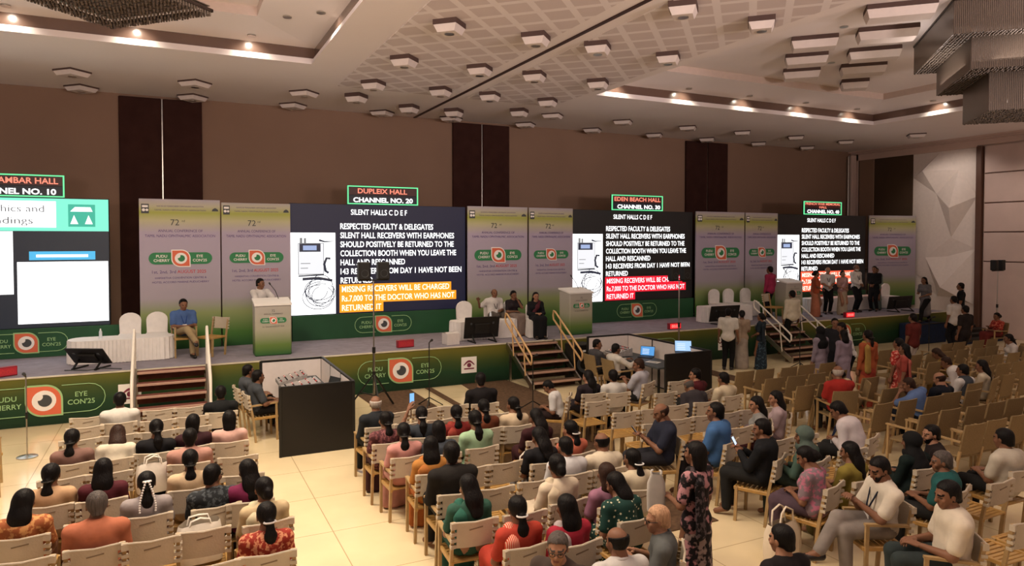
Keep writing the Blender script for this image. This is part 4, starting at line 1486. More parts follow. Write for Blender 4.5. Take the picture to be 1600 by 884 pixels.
# ------------------------------------------------------------------ people: one smooth surface grown over a posed skeleton
def surfnet(V, org, vox):
    ins = V < 0
    nx, ny, nz = V.shape
    cnt = np.zeros((nx - 1, ny - 1, nz - 1), np.int8)
    for i in (0, 1):
        for j in (0, 1):
            for k in (0, 1):
                cnt += ins[i:nx - 1 + i, j:ny - 1 + j, k:nz - 1 + k]
    act = (cnt > 0) & (cnt < 8)
    ai = np.argwhere(act)
    idx = -np.ones(act.shape, np.int64)
    idx[act] = np.arange(len(ai))
    P = np.zeros((len(ai), 3))
    C = np.zeros(len(ai))
    for ax in range(3):
        o1, o2 = [a for a in range(3) if a != ax]
        for p in (0, 1):
            for q in (0, 1):
                a = np.zeros(3, int); a[o1] = p; a[o2] = q
                b = a.copy(); b[ax] = 1
                va = V[ai[:, 0] + a[0], ai[:, 1] + a[1], ai[:, 2] + a[2]]
                vb = V[ai[:, 0] + b[0], ai[:, 1] + b[1], ai[:, 2] + b[2]]
                m = (va < 0) != (vb < 0)
                t = va[m] / (va[m] - vb[m])
                P[m] += a + np.outer(t, b - a)
                C[m] += 1
    v = org + (ai + P / C[:, None]) * vox
    F = []
    for ax in range(3):
        o1, o2 = [(1, 2), (2, 0), (0, 1)][ax]
        sl0 = [slice(None)] * 3; sl1 = [slice(None)] * 3
        sl0[ax] = slice(0, -1); sl1[ax] = slice(1, None)
        ch = ins[tuple(sl0)] != ins[tuple(sl1)]
        e = np.argwhere(ch)
        ok = (e[:, o1] > 0) & (e[:, o2] > 0) & (e[:, o1] < V.shape[o1] - 1) & (e[:, o2] < V.shape[o2] - 1)
        e = e[ok]
        d1 = np.zeros(3, int); d1[o1] = 1
        d2 = np.zeros(3, int); d2[o2] = 1
        g = lambda w_: idx[w_[:, 0], w_[:, 1], w_[:, 2]]
        q = np.stack([g(e - d1 - d2), g(e - d2), g(e), g(e - d1)], 1)
        flip = ~ins[e[:, 0], e[:, 1], e[:, 2]]
        q[flip] = q[flip][:, ::-1]
        F.append(q)
    return v, np.concatenate(F)

def net(prims, vox, k=.022, carve=None):
    """prims: (a, b, ra, rb, (sx,sy,sz)) tapered capsules, blended smoothly"""
    lo = np.full(3, 1e9); hi = -lo
    Q = []
    for p in prims:
        a, b = np.array(p[0], float), np.array(p[1], float)
        sc = np.array(p[4] if len(p) > 4 else (1, 1, 1), float)
        R = max(p[2], p[3]) * sc
        l, h = np.minimum(a, b) - R, np.maximum(a, b) + R
        Q.append((a, b, p[2], p[3], sc, l, h))
        lo, hi = np.minimum(lo, l), np.maximum(hi, h)
    lo, hi = lo - 2.5 * vox, hi + 2.5 * vox
    n = np.ceil((hi - lo) / vox).astype(int) + 1
    V = np.full(n, .3, np.float32)
    ax = [lo[i] + vox * np.arange(n[i]) for i in range(3)]
    for a, b, ra, rb, sc, l, h in Q:
        pad = k + 2 * vox
        i0 = np.maximum(0, ((l - pad - lo) / vox).astype(int))
        i1 = np.minimum(n, ((h + pad - lo) / vox).astype(int) + 2)
        X = (ax[0][i0[0]:i1[0], None, None] - a[0]) / sc[0]
        Y = (ax[1][None, i0[1]:i1[1], None] - a[1]) / sc[1]
        Z = (ax[2][None, None, i0[2]:i1[2]] - a[2]) / sc[2]
        ba = (b - a) / sc
        bb = float(ba @ ba)
        t = np.clip((X * ba[0] + Y * ba[1] + Z * ba[2]) / bb, 0, 1) if bb > 1e-9 else 0.0
        d = np.sqrt((X - ba[0] * t) ** 2 + (Y - ba[1] * t) ** 2 + (Z - ba[2] * t) ** 2) - (ra + (rb - ra) * t)
        d = d * sc.min()
        s_ = (slice(i0[0], i1[0]), slice(i0[1], i1[1]), slice(i0[2], i1[2]))
        u = V[s_]
        hh = np.clip(.5 + .5 * (d - u) / k, 0, 1)
        V[s_] = d * (1 - hh) + u * hh - k * hh * (1 - hh)
    if carve is not None:
        X, Y, Z = np.meshgrid(*ax, indexing='ij')
        V = np.maximum(V, carve(X, Y, Z))
    V[0] = V[-1] = .1
    V[:, 0] = V[:, -1] = .1
    V[:, :, 0] = V[:, :, -1] = .1
    return surfnet(V, lo, vox)

HEADS = {}
def head_mesh(vox):
    if vox not in HEADS:
        p = [((0, -.012, .028), (0, -.012, .028), .09, .09, (.84, 1.03, .98)),
             ((0, .025, .0), (0, .045, -.07), .062, .040, (.98, 1, 1)),
             ((0, .083, .012), (0, .101, -.020), .010, .015),
             ((-.03, .074, .026), (.03, .074, .026), .014, .014),
             ((-.045, .06, -.02), (-.03, .06, -.04), .02, .018), ((.045, .06, -.02), (.03, .06, -.04), .02, .018),
             ((-.014, .078, -.053), (.014, .078, -.053), .012, .012),
             ((-.078, -.008, .012), (-.078, -.012, -.02), .017, .012, (.5, 1, 1)), ((.078, -.008, .012), (.078, -.012, -.02), .017, .012, (.5, 1, 1)),
             ((0, -.018, -.05), (0, -.04, -.16), .052, .056)]
        v, f = net(p, vox, .012)
        c = v[f].mean(1)
        m = np.zeros(len(f), int)
        for sx in (-1, 1):
            e = ((c[:, 0] - sx * .031) / .016) ** 2 + ((c[:, 2] - .006) / .009) ** 2 < 1
            m[e & (c[:, 1] > .05)] = 1
            e = (abs(c[:, 0] - sx * .033) < .023) & (abs(c[:, 2] - .03) < .006)
            m[e & (c[:, 1] > .05)] = 2
        m[(abs(c[:, 0]) < .022) & (abs(c[:, 2] + .054) < .007) & (c[:, 1] > .07)] = 3
        HEADS[vox] = (v, f, m)
    return HEADS[vox]

def beard_faces(v, f):
    c = v[f].mean(1)
    return (c[:, 2] < -.03) & (c[:, 1] > .0) & (c[:, 2] > -.115) & ~((abs(c[:, 0]) < .02) & (c[:, 2] > -.06))

HAIRS = {}
def hair_mesh(kind, vox):
    key = (kind, vox)
    if key in HAIRS:
        return HAIRS[key]
    cap = [((0, -.018, .032), (0, -.018, .032), .0965, .0965, (.87, 1.04, 1.0)), ((0, -.025, .06), (0, -.025, .06), .078, .078, (.95, 1.1, .9))]
    z_face, y_face = .080, .022
    low = -.07
    ex = []
    if kind == 'short':
        ex = [((0, -.06, .0), (0, -.075, -.045), .05, .04, (1.25, 1, 1))]
    elif kind == 'bald':
        pass
    elif kind in ('pony', 'jasmine', 'braid'):
        low = -.4
        w_ = .024 if kind == 'braid' else .034
        ex = [((0, -.065, .0), (0, -.075, -.03), .05, .042, (1.2, 1, 1)), ((0, -.09, .01), (0, -.12, -.03), .026, .024), ((0, -.12, -.03), (0, -.13, -.14), .024, w_ + .004, (1.3, .75, 1)), ((0, -.13, -.14), (0, -.125, -.20), w_ + .004, w_ * .85, (1.3, .7, 1)), ((0, -.125, -.20), (.006, -.118, -.275), w_ * .85, .012, (1.3, .7, 1))]
    elif kind == 'bun':
        ex = [((0, -.06, .0), (0, -.07, -.04), .05, .04, (1.2, 1, 1)), ((0, -.115, .01), (0, -.125, -.02), .045, .045)]
    elif kind == 'bob':
        low = -.14
        ex = [((0, -.05, .0), (0, -.06, -.10), .085, .075, (1.05, .8, 1))]
        z_face, y_face = .078, .026
    elif kind == 'long':
        low = -.45
        ex = [((0, -.05, .0), (0, -.085, -.12), .088, .085, (1.05, .7, 1)), ((0, -.085, -.12), (0, -.105, -.235), .085, .062, (1.15, .42, 1))]
    elif kind == 'hijab':
        low = -.4
        cap = [((0, -.018, .034), (0, -.018, .034), .108, .108, (.88, 1.04, 1.0))]
        ex = [((0, -.01, -.06), (0, -.03, -.16), .085, .12, (1.05, .9, 1)), ((0, -.02, -.15), (0, -.05, -.27), .125, .16, (1.15, .72, 1)), ((0, .0, -.09), (0, .02, -.12), .075, .09)]
        z_face, y_face = .055, .055
    def carve(X, Y, Z):
        c = np.minimum(Y - y_face, z_face - Z - .55 * np.clip(np.abs(X) - .03, 0, 1))
        if kind == 'hijab':
            c = np.minimum(c, Z + .085)
            c = np.minimum(c, .062 - np.abs(X))
        else:
            c = np.maximum(c, np.minimum(Y - (-.005), .0 - Z))
            c = np.where(np.abs(X) < .2, c, c)
        if kind == 'bald':
            c = np.maximum(c, Z - .055)
            c = np.maximum(c, Y - .03)
        return np.maximum(c, low - Z)
    if kind in ('pony', 'jasmine', 'braid', 'bun', 'long', 'hijab', 'bob', 'short', 'bald'):
        v, f = net(cap + ex, vox, .02, carve)
    HAIRS[key] = (v, f)
    return HAIRS[key]

HANDS = {}
def hand_mesh(vox):
    """right hand: wrist at the origin, fingers along +X, palm facing -Z, thumb on the +Y side"""
    if vox not in HANDS:
        p = [((-.03, 0, 0), (.015, 0, 0), .026, .026, (1, 1, .75))]
        for y in (-.028, -.010, .010, .028):
            p.append(((.012, y * .8, 0), (.078, y, 0), .017, .014, (1, 1, .85)))
        for y, L in ((-.031, .76), (-.0105, .95), (.0105, 1.0), (.031, .92)):
            a = np.array((.082, y, .0))
            for seg, ang, r0, r1 in ((.040, -22, .0092, .0088), (.026, -52, .0086, .008), (.022, -72, .0078, .0066)):
                t = math.radians(ang)
                b = a + np.array((math.cos(t), .0, math.sin(t))) * seg * L
                p.append((tuple(a), tuple(b), r0, r1))
                a = b
        p.append(((.015, .025, -.006), (.045, .05, -.016), .015, .0115))
        p.append(((.045, .05, -.016), (.072, .056, -.026), .0105, .0095))
        p.append(((.072, .056, -.026), (.094, .052, -.036), .0095, .0075))
        HANDS[vox] = net(p, vox, .005)
    return HANDS[vox]

def ik(s, t, l1, l2, hint):
    s, t, hint = np.array(s, float), np.array(t, float), np.array(hint, float)
    d = t - s
    L = np.linalg.norm(d)
    Lm = min(L, (l1 + l2) * .995)
    u = d / max(L, 1e-6)
    t = s + u * Lm
    a = (l1 * l1 - l2 * l2 + Lm * Lm) / (2 * Lm)
    h = math.sqrt(max(l1 * l1 - a * a, 0))
    n = hint - u * (hint @ u)
    n /= max(np.linalg.norm(n), 1e-6)
    return s + u * a + n * h, t

SKINS = [mat('skin_deep', '#5c3f31', rough=.55, var=.06, spec=.3), mat('skin_brown', '#76513c', rough=.55, var=.06, spec=.3), mat('skin_light_brown', '#956c54', rough=.55, var=.06, spec=.3)]
M_eye = mat('eye_dark', '#2a1d18', rough=.2, var=0)
M_lip = mat('lip_tone', '#6d3a34', rough=.5, var=0)
def hairmat(name, col, rough=.55):
    m = mat(name, col, rough=rough, var=.35, scale=1, bump=.6, bscale=1, spec=.16)
    nt = m.node_tree
    tc = [n for n in nt.nodes if n.type == 'TEX_COORD'][0]
    mp = nt.nodes.new('ShaderNodeMapping')
    mp.inputs['Scale'].default_value = (90, 90, 9)
    nt.links.new(tc.outputs['Object'], mp.inputs['Vector'])
    for n in nt.nodes:
        if n.type == 'TEX_NOISE':
            nt.links.new(mp.outputs['Vector'], n.inputs['Vector'])
    return m
M_hair = hairmat('hair_black', '#0d0908')
M_hairb = hairmat('hair_brown', '#2e1d15')
M_hairg = hairmat('hair_grey', '#a39a92')
M_hairs = hairmat('hair_salt_pepper', '#4d4642')
M_hairo = hairmat('hair_hennaed', '#b08a6c')
M_shoe = mat('shoe_dark', '#1c1614', rough=.4, var=.1)
M_lany = mat('lanyard_navy', '#1b2238', rough=.7, var=.05)
HCOL = {'black': M_hair, 'brown': M_hairb, 'grey': M_hairg, 'salt': M_hairs, 'henna': M_hairo}

def npmesh(name, v, f, mats, mi=None):
    me = bpy.data.meshes.new(name)
    me.from_pydata(v.tolist(), [], f.tolist())
    for m in mats:
        me.materials.append(m)
    if mi is not None:
        me.polygons.foreach_set('material_index', np.asarray(mi, np.int32))
    me.polygons.foreach_set('use_smooth', np.ones(len(f), bool))
    me.update()
    return me

def rot_head(yaw, pitch, roll=0):
    return np.array((Matrix.Rotation(yaw, 3, 'Z') @ Matrix.Rotation(-pitch, 3, 'X') @ Matrix.Rotation(roll, 3, 'Y')))

def skeleton(o):
    """joint positions, standing on z=0; the person looks along +Y"""
    f_ = o.get('sex', 'm') == 'f'
    sw = .155 if f_ else .18
    J = {}
    lean, side = o.get('lean', 0.0), o.get('side', 0.0)
    if o['pose'] == 'sit':
        pz, py = .545, .155
        J['pel'] = np.array((0, py, pz))
        up = [(0, -.02, .16), (0, -.025, .31), (0, -.002, .395), (0, .03, .525)]
        legs = o.get('legs', ((.10, .57, .52, .10, .56), (.10, .57, .52, .10, .56)))
    else:
        pz, py = .88, 0
        J['pel'] = np.array((0, 0, pz))
        up = [(0, .0, .20), (0, -.015, .38), (0, -.01, .50), (0, .02, .635)]
        legs = o.get('legs')
    c, s = math.cos(lean), math.sin(lean)
    def tr(p):
        x, y, z = p
        y, z = y * c + z * s, -y * s + z * c
        c2, s2 = math.cos(side), math.sin(side)
        x, z = x * c2 + z * s2, -x * s2 + z * c2
        return J['pel'] + np.array((x, y, z))
    J['mid'], J['chest'], J['neck'], J['head'] = [tr(p) for p in up]
    sz = up[2][2] - .055
    for q, sx in (('L', -1), ('R', 1)):
        J['sh' + q] = tr((sx * sw, up[1][1] + .005, sz))
        J['hip' + q] = J['pel'] + np.array((sx * .088, .01, -.015))
        if o['pose'] == 'sit':
            lg = legs[0 if sx < 0 else 1]
            J['kn' + q] = np.array((sx * lg[0], lg[1], lg[2]))
            J['an' + q] = np.array((sx * lg[3], lg[4], lg[5] if len(lg) > 5 else .085))
        else:
            ft = (legs[0 if sx < 0 else 1] if legs else (sx * .09, -.01 + .02 * sx, .085))
            k_, a_ = ik(J['hip' + q], ft, .42, .40, (0, 1, 0))
            J['kn' + q], J['an' + q] = k_, a_
        J['to' + q] = np.array((J['an' + q][0] + sx * .02, J['an' + q][1] + .13, max(.035, J['an' + q][2] - .05)))
        arms = o.get('arms', 'lap' if o['pose'] == 'sit' else 'down')
        a = arms if isinstance(arms, str) else arms[0 if sx < 0 else 1]
        P = J['pel']
        hint = (sx * .6, -.6, -.6)
        if isinstance(a, tuple):
            tgt = np.array(a)
        elif a == 'lap': tgt = P + np.array((sx * .07, .26, .11))
        elif a == 'thigh': tgt = P + np.array((sx * .12, .30, .10))
        elif a == 'phone': tgt = P + np.array((sx * .05, .27, .24))
        elif a == 'face':
            tgt = J['head'] + np.array((sx * .07, .1, -.12)); hint = (sx * .5, .3, -1)
        elif a == 'up':
            tgt = J['head'] + np.array((sx * .12, .26, .04)); hint = (sx * .6, .1, -1)
        elif a == 'down':
            tgt = J['sh' + q] + np.array((sx * .07, .05, -.51)); hint = (sx * .2, -1, 0)
        elif a == 'front': tgt = P + np.array((sx * .05, .2, .10))
        elif a == 'hold': tgt = P + np.array((sx * .1, .24, .2))
        elif a == 'desk': tgt = P + np.array((sx * .18, .42, .26))
        elif a == 'rest': tgt = J['chest'] + np.array((sx * .17, .3, -.2))
        J['el' + q], J['wr' + q] = ik(J['sh' + q], tgt, .27, .245, hint)
    return J

TOTAL_PEOPLE = []
def person(label, pos, rz=0.0, pose='sit', sex='m', size=1.0, top=('shirt', '#ffffff'), bottom=('trousers', '#222222'), hair=('short', 'black'), skin=1,
           look=(0, 0), z=0.0, beard=None, glasses=False, lanyard=False, shawl=None, group=None, bag=None, **kw):
    o = dict(kw, pose=pose, sex=sex)
    J = skeleton(o)
    dist = math.hypot(pos[0], pos[1])
    vox = .02 if dist < 9 else .025 if dist < 13 else .03
    hv = .0095 if dist < 9 else .012 if dist < 14 else .0145
    dv = .0065 if dist < 9 else .008 if dist < 14 else .0095
    f_ = sex == 'f'
    g = lambda k: tuple(J[k])
    thick = kw.get('thick', 1.0)
    pl, mi, chs = J['pel'], J['mid'], J['chest']
    tw = (1.16 * thick, .86 * thick, 1)
    torso = [((pl[0] - .06, pl[1], pl[2]), (pl[0] + .06, pl[1], pl[2]), .115, .115, (1, .92, .9)),
             (g('pel'), g('mid'), .118, .112 if not f_ else .103, tw), (g('mid'), g('chest'), .112 if not f_ else .103, .125 if not f_ else .112, tw),
             (g('shL'), g('shR'), .062, .062, (1, 1, .85)), (g('chest'), g('neck'), .10, .055), (tuple(J['neck'] - np.array((0, 0, .03))), tuple(J['neck'] + (J['head'] - J['neck']) * .55), .057, .05)]
    if f_:
        for sx in (-1, 1):
            b_ = chs + np.array((sx * .065, .085, -.07))
            torso.append((tuple(b_), tuple(b_), .062, .062))
    fem = .92 if f_ else 1.0
    arms = []
    for q in 'LR':
        arms += [(g('sh' + q), g('el' + q), .054 * fem, .041 * fem), (g('el' + q), g('wr' + q), .041 * fem, .027 * fem)]
    legs = []
    for q in 'LR':
        legs += [(g('hip' + q), g('kn' + q), .085, .058), (g('kn' + q), g('an' + q), .057, .037), (g('an' + q), g('to' + q), .038, .032)]
    v, f = net(torso + arms + legs, vox, .03)
    m = np.zeros(len(f), int)
    # head and hands join the same surface
    Rh = rot_head(*look)
    hv_, hf_, hm_ = head_mesh(hv)
    if beard:
        hm_ = hm_.copy()
        hm_[beard_faces(hv_, hf_)] = 4
    V, F, M_ = [v, hv_ @ Rh.T + J['head']], [f, hf_ + len(v)], [m, hm_]
    n = len(v) + len(hv_)
    for q, sx in (('L', -1), ('R', 1)):
        kv, kf = hand_mesh(dv)
        kv = kv.copy()
        if sx < 0:
            kv[:, 1] *= -1
            kf = kf[:, ::-1]
        X = J['wr' + q] - J['el' + q]
        X = X / np.linalg.norm(X)
        Zr = np.array((sx * 1.0, 0, 0)) if X[2] < -.75 else np.array((sx * .25, -.15, 1.0))
        Y = np.cross(Zr, X); Y /= np.linalg.norm(Y)
        Zr = np.cross(X, Y)
        kv = kv * (.92 if f_ else 1.0)
        V.append(kv @ np.stack([X, Y, Zr]) + J['wr' + q])
        F.append(kf + n)
        M_.append(np.zeros(len(kf), int))
        n += len(kv)
    v, f, m = np.concatenate(V), np.concatenate(F), np.concatenate(M_)
    root = thing('person', label, 'person', (pos[0], pos[1], z), rz, group)
    root.scale = (size, size, size)
    sk_ = SKINS[skin]
    hc = HCOL.get(hair[1], M_hair)
    put('body', npmesh('body', v, f, [sk_, M_eye, hc if hair[0] != 'hijab' else M_hair, M_lip, HCOL.get(beard, M_hair) if beard else hc], m), root)
    # hair or head cloth
    if hair[0] != 'none':
        a, b = hair_mesh(hair[0] if hair[0] != 'jasmine' else 'jasmine', hv)
        hm = cloth(hair[1]) if hair[1].startswith('#') else hc
        put('head_scarf' if hair[0] == 'hijab' else 'hair', npmesh('hair', a @ Rh.T + J['head'], b, [hm]), root)
    if hair[0] == 'jasmine':
        q = MB()
        for sx in (-1, 1):
            for i in range(13):
                t = i / 12
                x = sx * (.015 + .055 * math.sin(t * PI * .55))
                p = Rh @ np.array((x, -.15 - .012 * math.sin(t * 3), .045 - .28 * t)) + J['head']
                q.ball(tuple(p), .011, 6, 4)
        for i in range(5):
            p = Rh @ np.array((-.03 + .015 * i, -.135, .05)) + J['head']
            q.ball(tuple(p), .012, 6, 4)
        q.build('jasmine_strand', M_white, root, smooth=80)
    elif hair[0] in ('pony', 'braid') and not kw.get('noclip'):
        p = Rh @ np.array((0, -.118, -.02)) + J['head']
        q = MB()
        q.tube([tuple(Rh @ np.array((.05 * math.cos(a), -.118 + .045 * math.sin(a), -.022)) + J['head']) for a in [2 * PI * i / 10 for i in range(10)]], .008, 6, closed=True)
        q.build('hair_tie', M_black if kw.get('tie') is None else cloth(kw['tie']), root)
    # upper clothing
    def cl(c, extra=None):
        if isinstance(c, tuple):
            return pattern('print_%s_%s_%s_%d' % (c[0], c[1].lstrip('#'), c[2].lstrip('#'), c[3]), *c)
        return cloth(c)
    inf = .013
    def infl(ps, d, k=1.0):
        return [(p[0], p[1], p[2] + d, p[3] + d * k) + ((p[4],) if len(p) > 4 else ()) for p in ps]
    kind, tc = top[0], top[1]
    sleeve = top[2] if len(top) > 2 else 'half'
    tp = infl(torso[:5] + torso[6:], inf)
    tp[4] = (g('chest'), tuple(J['neck'] - np.array((0, 0, .02))), .10 + inf, .062)
    if kind == 'low':       # blouse cut low at the back
        tp = infl(torso[1:4] + torso[6:], inf)
        tp[2] = (g('shL'), g('shR'), .066, .066, (1, 1, .85))
        tp.append((g('chest'), tuple(J['chest'] + (J['neck'] - J['chest']) * .3), .112, .095))
    for q in 'LR':
        s_, e_, w_ = J['sh' + q], J['el' + q], J['wr' + q]
        if sleeve == 'none':
            tp.append((tuple(s_), tuple(s_ + (e_ - s_) * .12), .06, .058))
        elif sleeve == 'half':
            tp.append((tuple(s_), tuple(s_ + (e_ - s_) * .72), .056 * fem + .014, .056 * fem + .012))
        else:
            tp.append((tuple(s_), tuple(e_), .056 * fem + .013, .043 * fem + .013))
            tp.append((tuple(e_), tuple(e_ + (w_ - e_) * .92), .043 * fem + .012, .031 * fem + .010))
    if kind in ('kurta', 'jacket', 'burqa'):
        if pose == 'sit':
            tp += [(g('hipL'), tuple(J['hipL'] + (J['knL'] - J['hipL']) * .8), .10, .082), (g('hipR'), tuple(J['hipR'] + (J['knR'] - J['hipR']) * .8), .10, .082)] if kind != 'jacket' else []
        else:
            zb = {'kurta': .42, 'jacket': .72, 'burqa': .06}[kind]
            tp += [((pl[0], pl[1], pl[2]), (pl[0], pl[1] + .01, zb), .135, .175 if kind != 'burqa' else .2, (1.15, .85, 1))]
    a, b = net(tp, vox * .95, .03)
    put({'jacket': 'jacket', 'kurta': 'tunic', 'low': 'blouse', 'burqa': 'robe'}.get(kind, 'shirt'), npmesh('top', a, b, [cl(tc)]), root)
    if not f_ and kind in ('shirt', 'jacket'):
        nk = J['neck']
        ring = [tuple(nk + np.array((.066 * math.cos(t), -.008 + .062 * math.sin(t), .012 - .022 * math.sin(t)))) for t in [2 * PI * i / 16 for i in range(16)]]
        MB().tube(ring, .0165, 6, closed=True).build('collar', cl(tc), root, smooth=80)
    if kind == 'vest' or kw.get('vest'):
        a, b = net(infl(torso[1:3], inf + .012) + [(tuple(J['shL'] * .7 + J['shR'] * .3), tuple(J['shR'] * .7 + J['shL'] * .3), .078, .078, (1, 1, .85))], vox, .03)
        put('waistcoat', npmesh('vest', a, b, [cloth(kw.get('vest', '#39404a'))]), root)
    # lower clothing
    bk, bc = bottom[0], bottom[1]
    if bk in ('trousers', 'shorts'):
        lp = infl([torso[0]], .010)
        for q in 'LR':
            h_, k_, a_ = J['hip' + q], J['kn' + q], J['an' + q]
            lp.append((tuple(h_), tuple(k_ if bk == 'trousers' else h_ + (k_ - h_) * .85), .097, .074 if bk == 'trousers' else .088))
            if bk == 'trousers':
                lp.append((tuple(k_), tuple(a_ + (k_ - a_) * .06), .072, .058))
        if pose != 'sit':
            lp.append((g('pel'), tuple(J['pel'] + np.array((0, 0, .06))), .122, .118, (1.15, .9, 1)))
        a, b = net(lp, vox, .02)
    else:
        if pose == 'sit':
            km, am = (J['knL'] + J['knR']) / 2, (J['anL'] + J['anR']) / 2
            lp = [(g('hipL'), g('knL'), .105, .088), (g('hipR'), g('knR'), .105, .088), (g('pel'), tuple(km), .10, .085), (g('knL'), g('anL'), .09, .085), (g('knR'), g('anR'), .09, .085), (tuple(km), tuple(am), .09, .10)]
        else:
            am = (J['anL'] + J['anR']) / 2
            lp = [(tuple(pl + np.array((0, 0, .06))), tuple(pl + np.array((0, 0, -.1))), .125, .15, (1.12, .9, 1)), (tuple(pl + np.array((0, 0, -.1))), (am[0], am[1] + .01, .1), .15, .19, (1.05, .9, 1)), ((am[0] - .06, am[1], .12), (am[0] + .06, am[1], .12), .1, .1)]
        a, b = net(lp, vox, .03)
    put({'trousers': 'trousers', 'shorts': 'shorts', 'skirt': 'skirt', 'saree': 'saree_skirt'}[bk], npmesh('bottom', a, b, [cl(bc)]), root)
    if shawl:
        # a length of cloth over the left shoulder (dupatta or saree end), front waist to back
        s0 = J['pel'] + np.array((.12, .10, .06))
        s1 = chs + np.array((-.02, .125, -.04))
        s2 = J['shL'] + np.array((.06, .02, .055))
        s3 = J['shL'] + np.array((.045, -.085, -.04))
        s4 = J['shL'] + np.array((.03, -.115, -.26 if pose == 'sit' else -.52))
        lp = [(tuple(s0), tuple(s1), .04, .05, (1.3, 1, 1)), (tuple(s1), tuple(s2), .05, .042, (1.2, 1, 1)), (tuple(s2), tuple(s3), .042, .045, (1.3, 1, 1)), (tuple(s3), tuple(s4), .045, .05, (1.8, .55, 1))]
        a, b = net(lp, vox * .9, .02)
        put('shawl', npmesh('shawl', a, b, [cl(shawl)]), root)
    if lanyard:
        q = MB()
        nk = J['neck']
        loop = [(.075, -.015, -.02), (.05, -.065, .0), (0, -.082, .008), (-.05, -.065, .0), (-.075, -.015, -.02), (-.064, .082, -.06), (-.022, .142, -.22), (0, .148, -.27), (.022, .142, -.22), (.064, .082, -.06)]
        q.tube([tuple(nk + np.array(p)) for p in loop], .008, 6, closed=True)
        q.mi = 1
        q.box(tuple(nk + np.array((0, .155, -.32))), (.08, .006, .11))
        q.build('lanyard', [cloth(lanyard) if isinstance(lanyard, str) else M_lany, M_white], root)
    if glasses:
        q = MB()
        for sx in (-1, 1):
            q.tube([tuple(Rh @ np.array((sx * .032 + .022 * math.cos(t), .098, .006 + .017 * math.sin(t))) + J['head']) for t in [2 * PI * i / 12 for i in range(12)]], .0025, 5, closed=True)
            q.tube([tuple(Rh @ np.array((sx * .054, .096, .008)) + J['head']), tuple(Rh @ np.array((sx * .08, .0, .012)) + J['head'])], .003, 5)
        q.tube([tuple(Rh @ np.array((-.011, .1, .01)) + J['head']), tuple(Rh @ np.array((.011, .1, .01)) + J['head'])], .0025, 5)
        q.build('glasses', M_black, root)
    if pose != 'sit' or kw.get('feet'):
        for q in 'LR':
            lp = [(tuple(J['an' + q] - np.array((0, .03, .03))), tuple(J['to' + q] + np.array((0, .03, -.0))), .048, .04, (1, 1, .85))]
            a, b = net(lp, .014, .01)
            put('shoe', npmesh('shoe', a, b, [M_shoe]), root)
    # where the right hand is, in the world (for things held)
    hand = J['wrR'] + (J['wrR'] - J['elR']) / np.linalg.norm(J['wrR'] - J['elR']) * .09
    handL = J['wrL'] + (J['wrL'] - J['elL']) / np.linalg.norm(J['wrL'] - J['elL']) * .09
    c, s = math.cos(rz), math.sin(rz)
    W2 = lambda p: (pos[0] + size * (p[0] * c - p[1] * s), pos[1] + size * (p[0] * s + p[1] * c), z + size * p[2])
    TOTAL_PEOPLE.append((pos[0], pos[1], pose))
    return root, W2(hand), W2(handL)

def phone(p, rz, label, lit=None, pitch=-.9):
    r = thing('mobile_phone', label, 'phone', p, 0)
    r.rotation_euler = (pitch, 0, rz)
    MB().box((0, 0, 0), (.075, .009, .155), ch=.003).build('case', M_black, r)
    MB().box((0, -.0055, 0), (.068, .002, .146)).build('display', glow('phone_lit_' + (lit or '#9fb8d8').lstrip('#'), lit or '#9fb8d8', 1.3), r)
    return r
# ------------------------------------------------------------------ who sits where
ROWS = {'left': [12.28, 11.6, 10.95, 10.0, 9.22, 8.45, 7.66, 7.0, 6.25], 'middle': [10.5, 9.77, 9.03, 8.30, 7.56, 6.83, 6.09, 5.36, 4.62, 3.9],
        'right': [10.5, 9.74, 8.95, 8.22, 7.48, 6.78, 6.03, 5.23, 4.5, 3.75], 'far': [10.4, 9.65, 8.92, 8.12, 7.4, 6.68, 6.0], 'outer': [11.0, 10.2, 9.43, 8.68, 7.92, 7.2, 6.45]}
COLS = {'left': [-1.14, -.67, -.2, .26, .72], 'middle': [2.62, 3.12, 3.62, 4.1, 4.57], 'right': [6.36, 6.85, 7.32, 7.78, 8.22, 8.64],
        'far': [10.25, 10.82, 11.4, 11.97, 12.54, 13.1], 'outer': [14.1, 14.68, 15.26, 15.84, 16.42, 17.0, 17.58, 18.16, 18.9, 19.5]}
BLOCK = {'left': 'left block', 'middle': 'middle block', 'right': 'right block', 'far': 'tan block', 'outer': 'outer tan block'}
OCC = {k: [] for k in ROWS}
def rowof(b, y):
    return min(range(len(ROWS[b])), key=lambda i: abs(ROWS[b][i] - y))
rs = random.Random(11)
PEOPLE_LABELS = {}
def seat(b, x, yh, phrase, kind=None, rz=None, row=None, chair_at=True, **kw):
    """someone seated: x and the depth of the head; the chair stands .17 behind it"""
    rz = rs.uniform(-.1, .1) if rz is None else rz
    back = (x + .17 * math.sin(rz), yh - .17 * math.cos(rz))
    i = rowof(b, back[1]) if row is None else row
    k = kind or ('tan' if b in ('far', 'outer') else 'sling')
    kw.setdefault('look', (rs.uniform(-.25, .25), rs.uniform(0, .2)))
    lab = 'person in %s, seated in %s row of %s' % (phrase, ORD[i], BLOCK[b])
    if lab in PEOPLE_LABELS:
        print('DUPLICATE', lab)
    PEOPLE_LABELS[lab] = 1
    if chair_at:
        chair(k, back[0], back[1], rz, '%s under person in %s, %s row, %s' % ('tan woven armchair' if k == 'tan' else 'cream canvas-back chair', phrase, ORD[i], BLOCK[b]))
    OCC[b].append(back)
    return person(lab, back, rz, 'sit', **kw)
WH, TR, SK, SA = '#d8d2c8', 'trousers', 'skirt', 'saree'
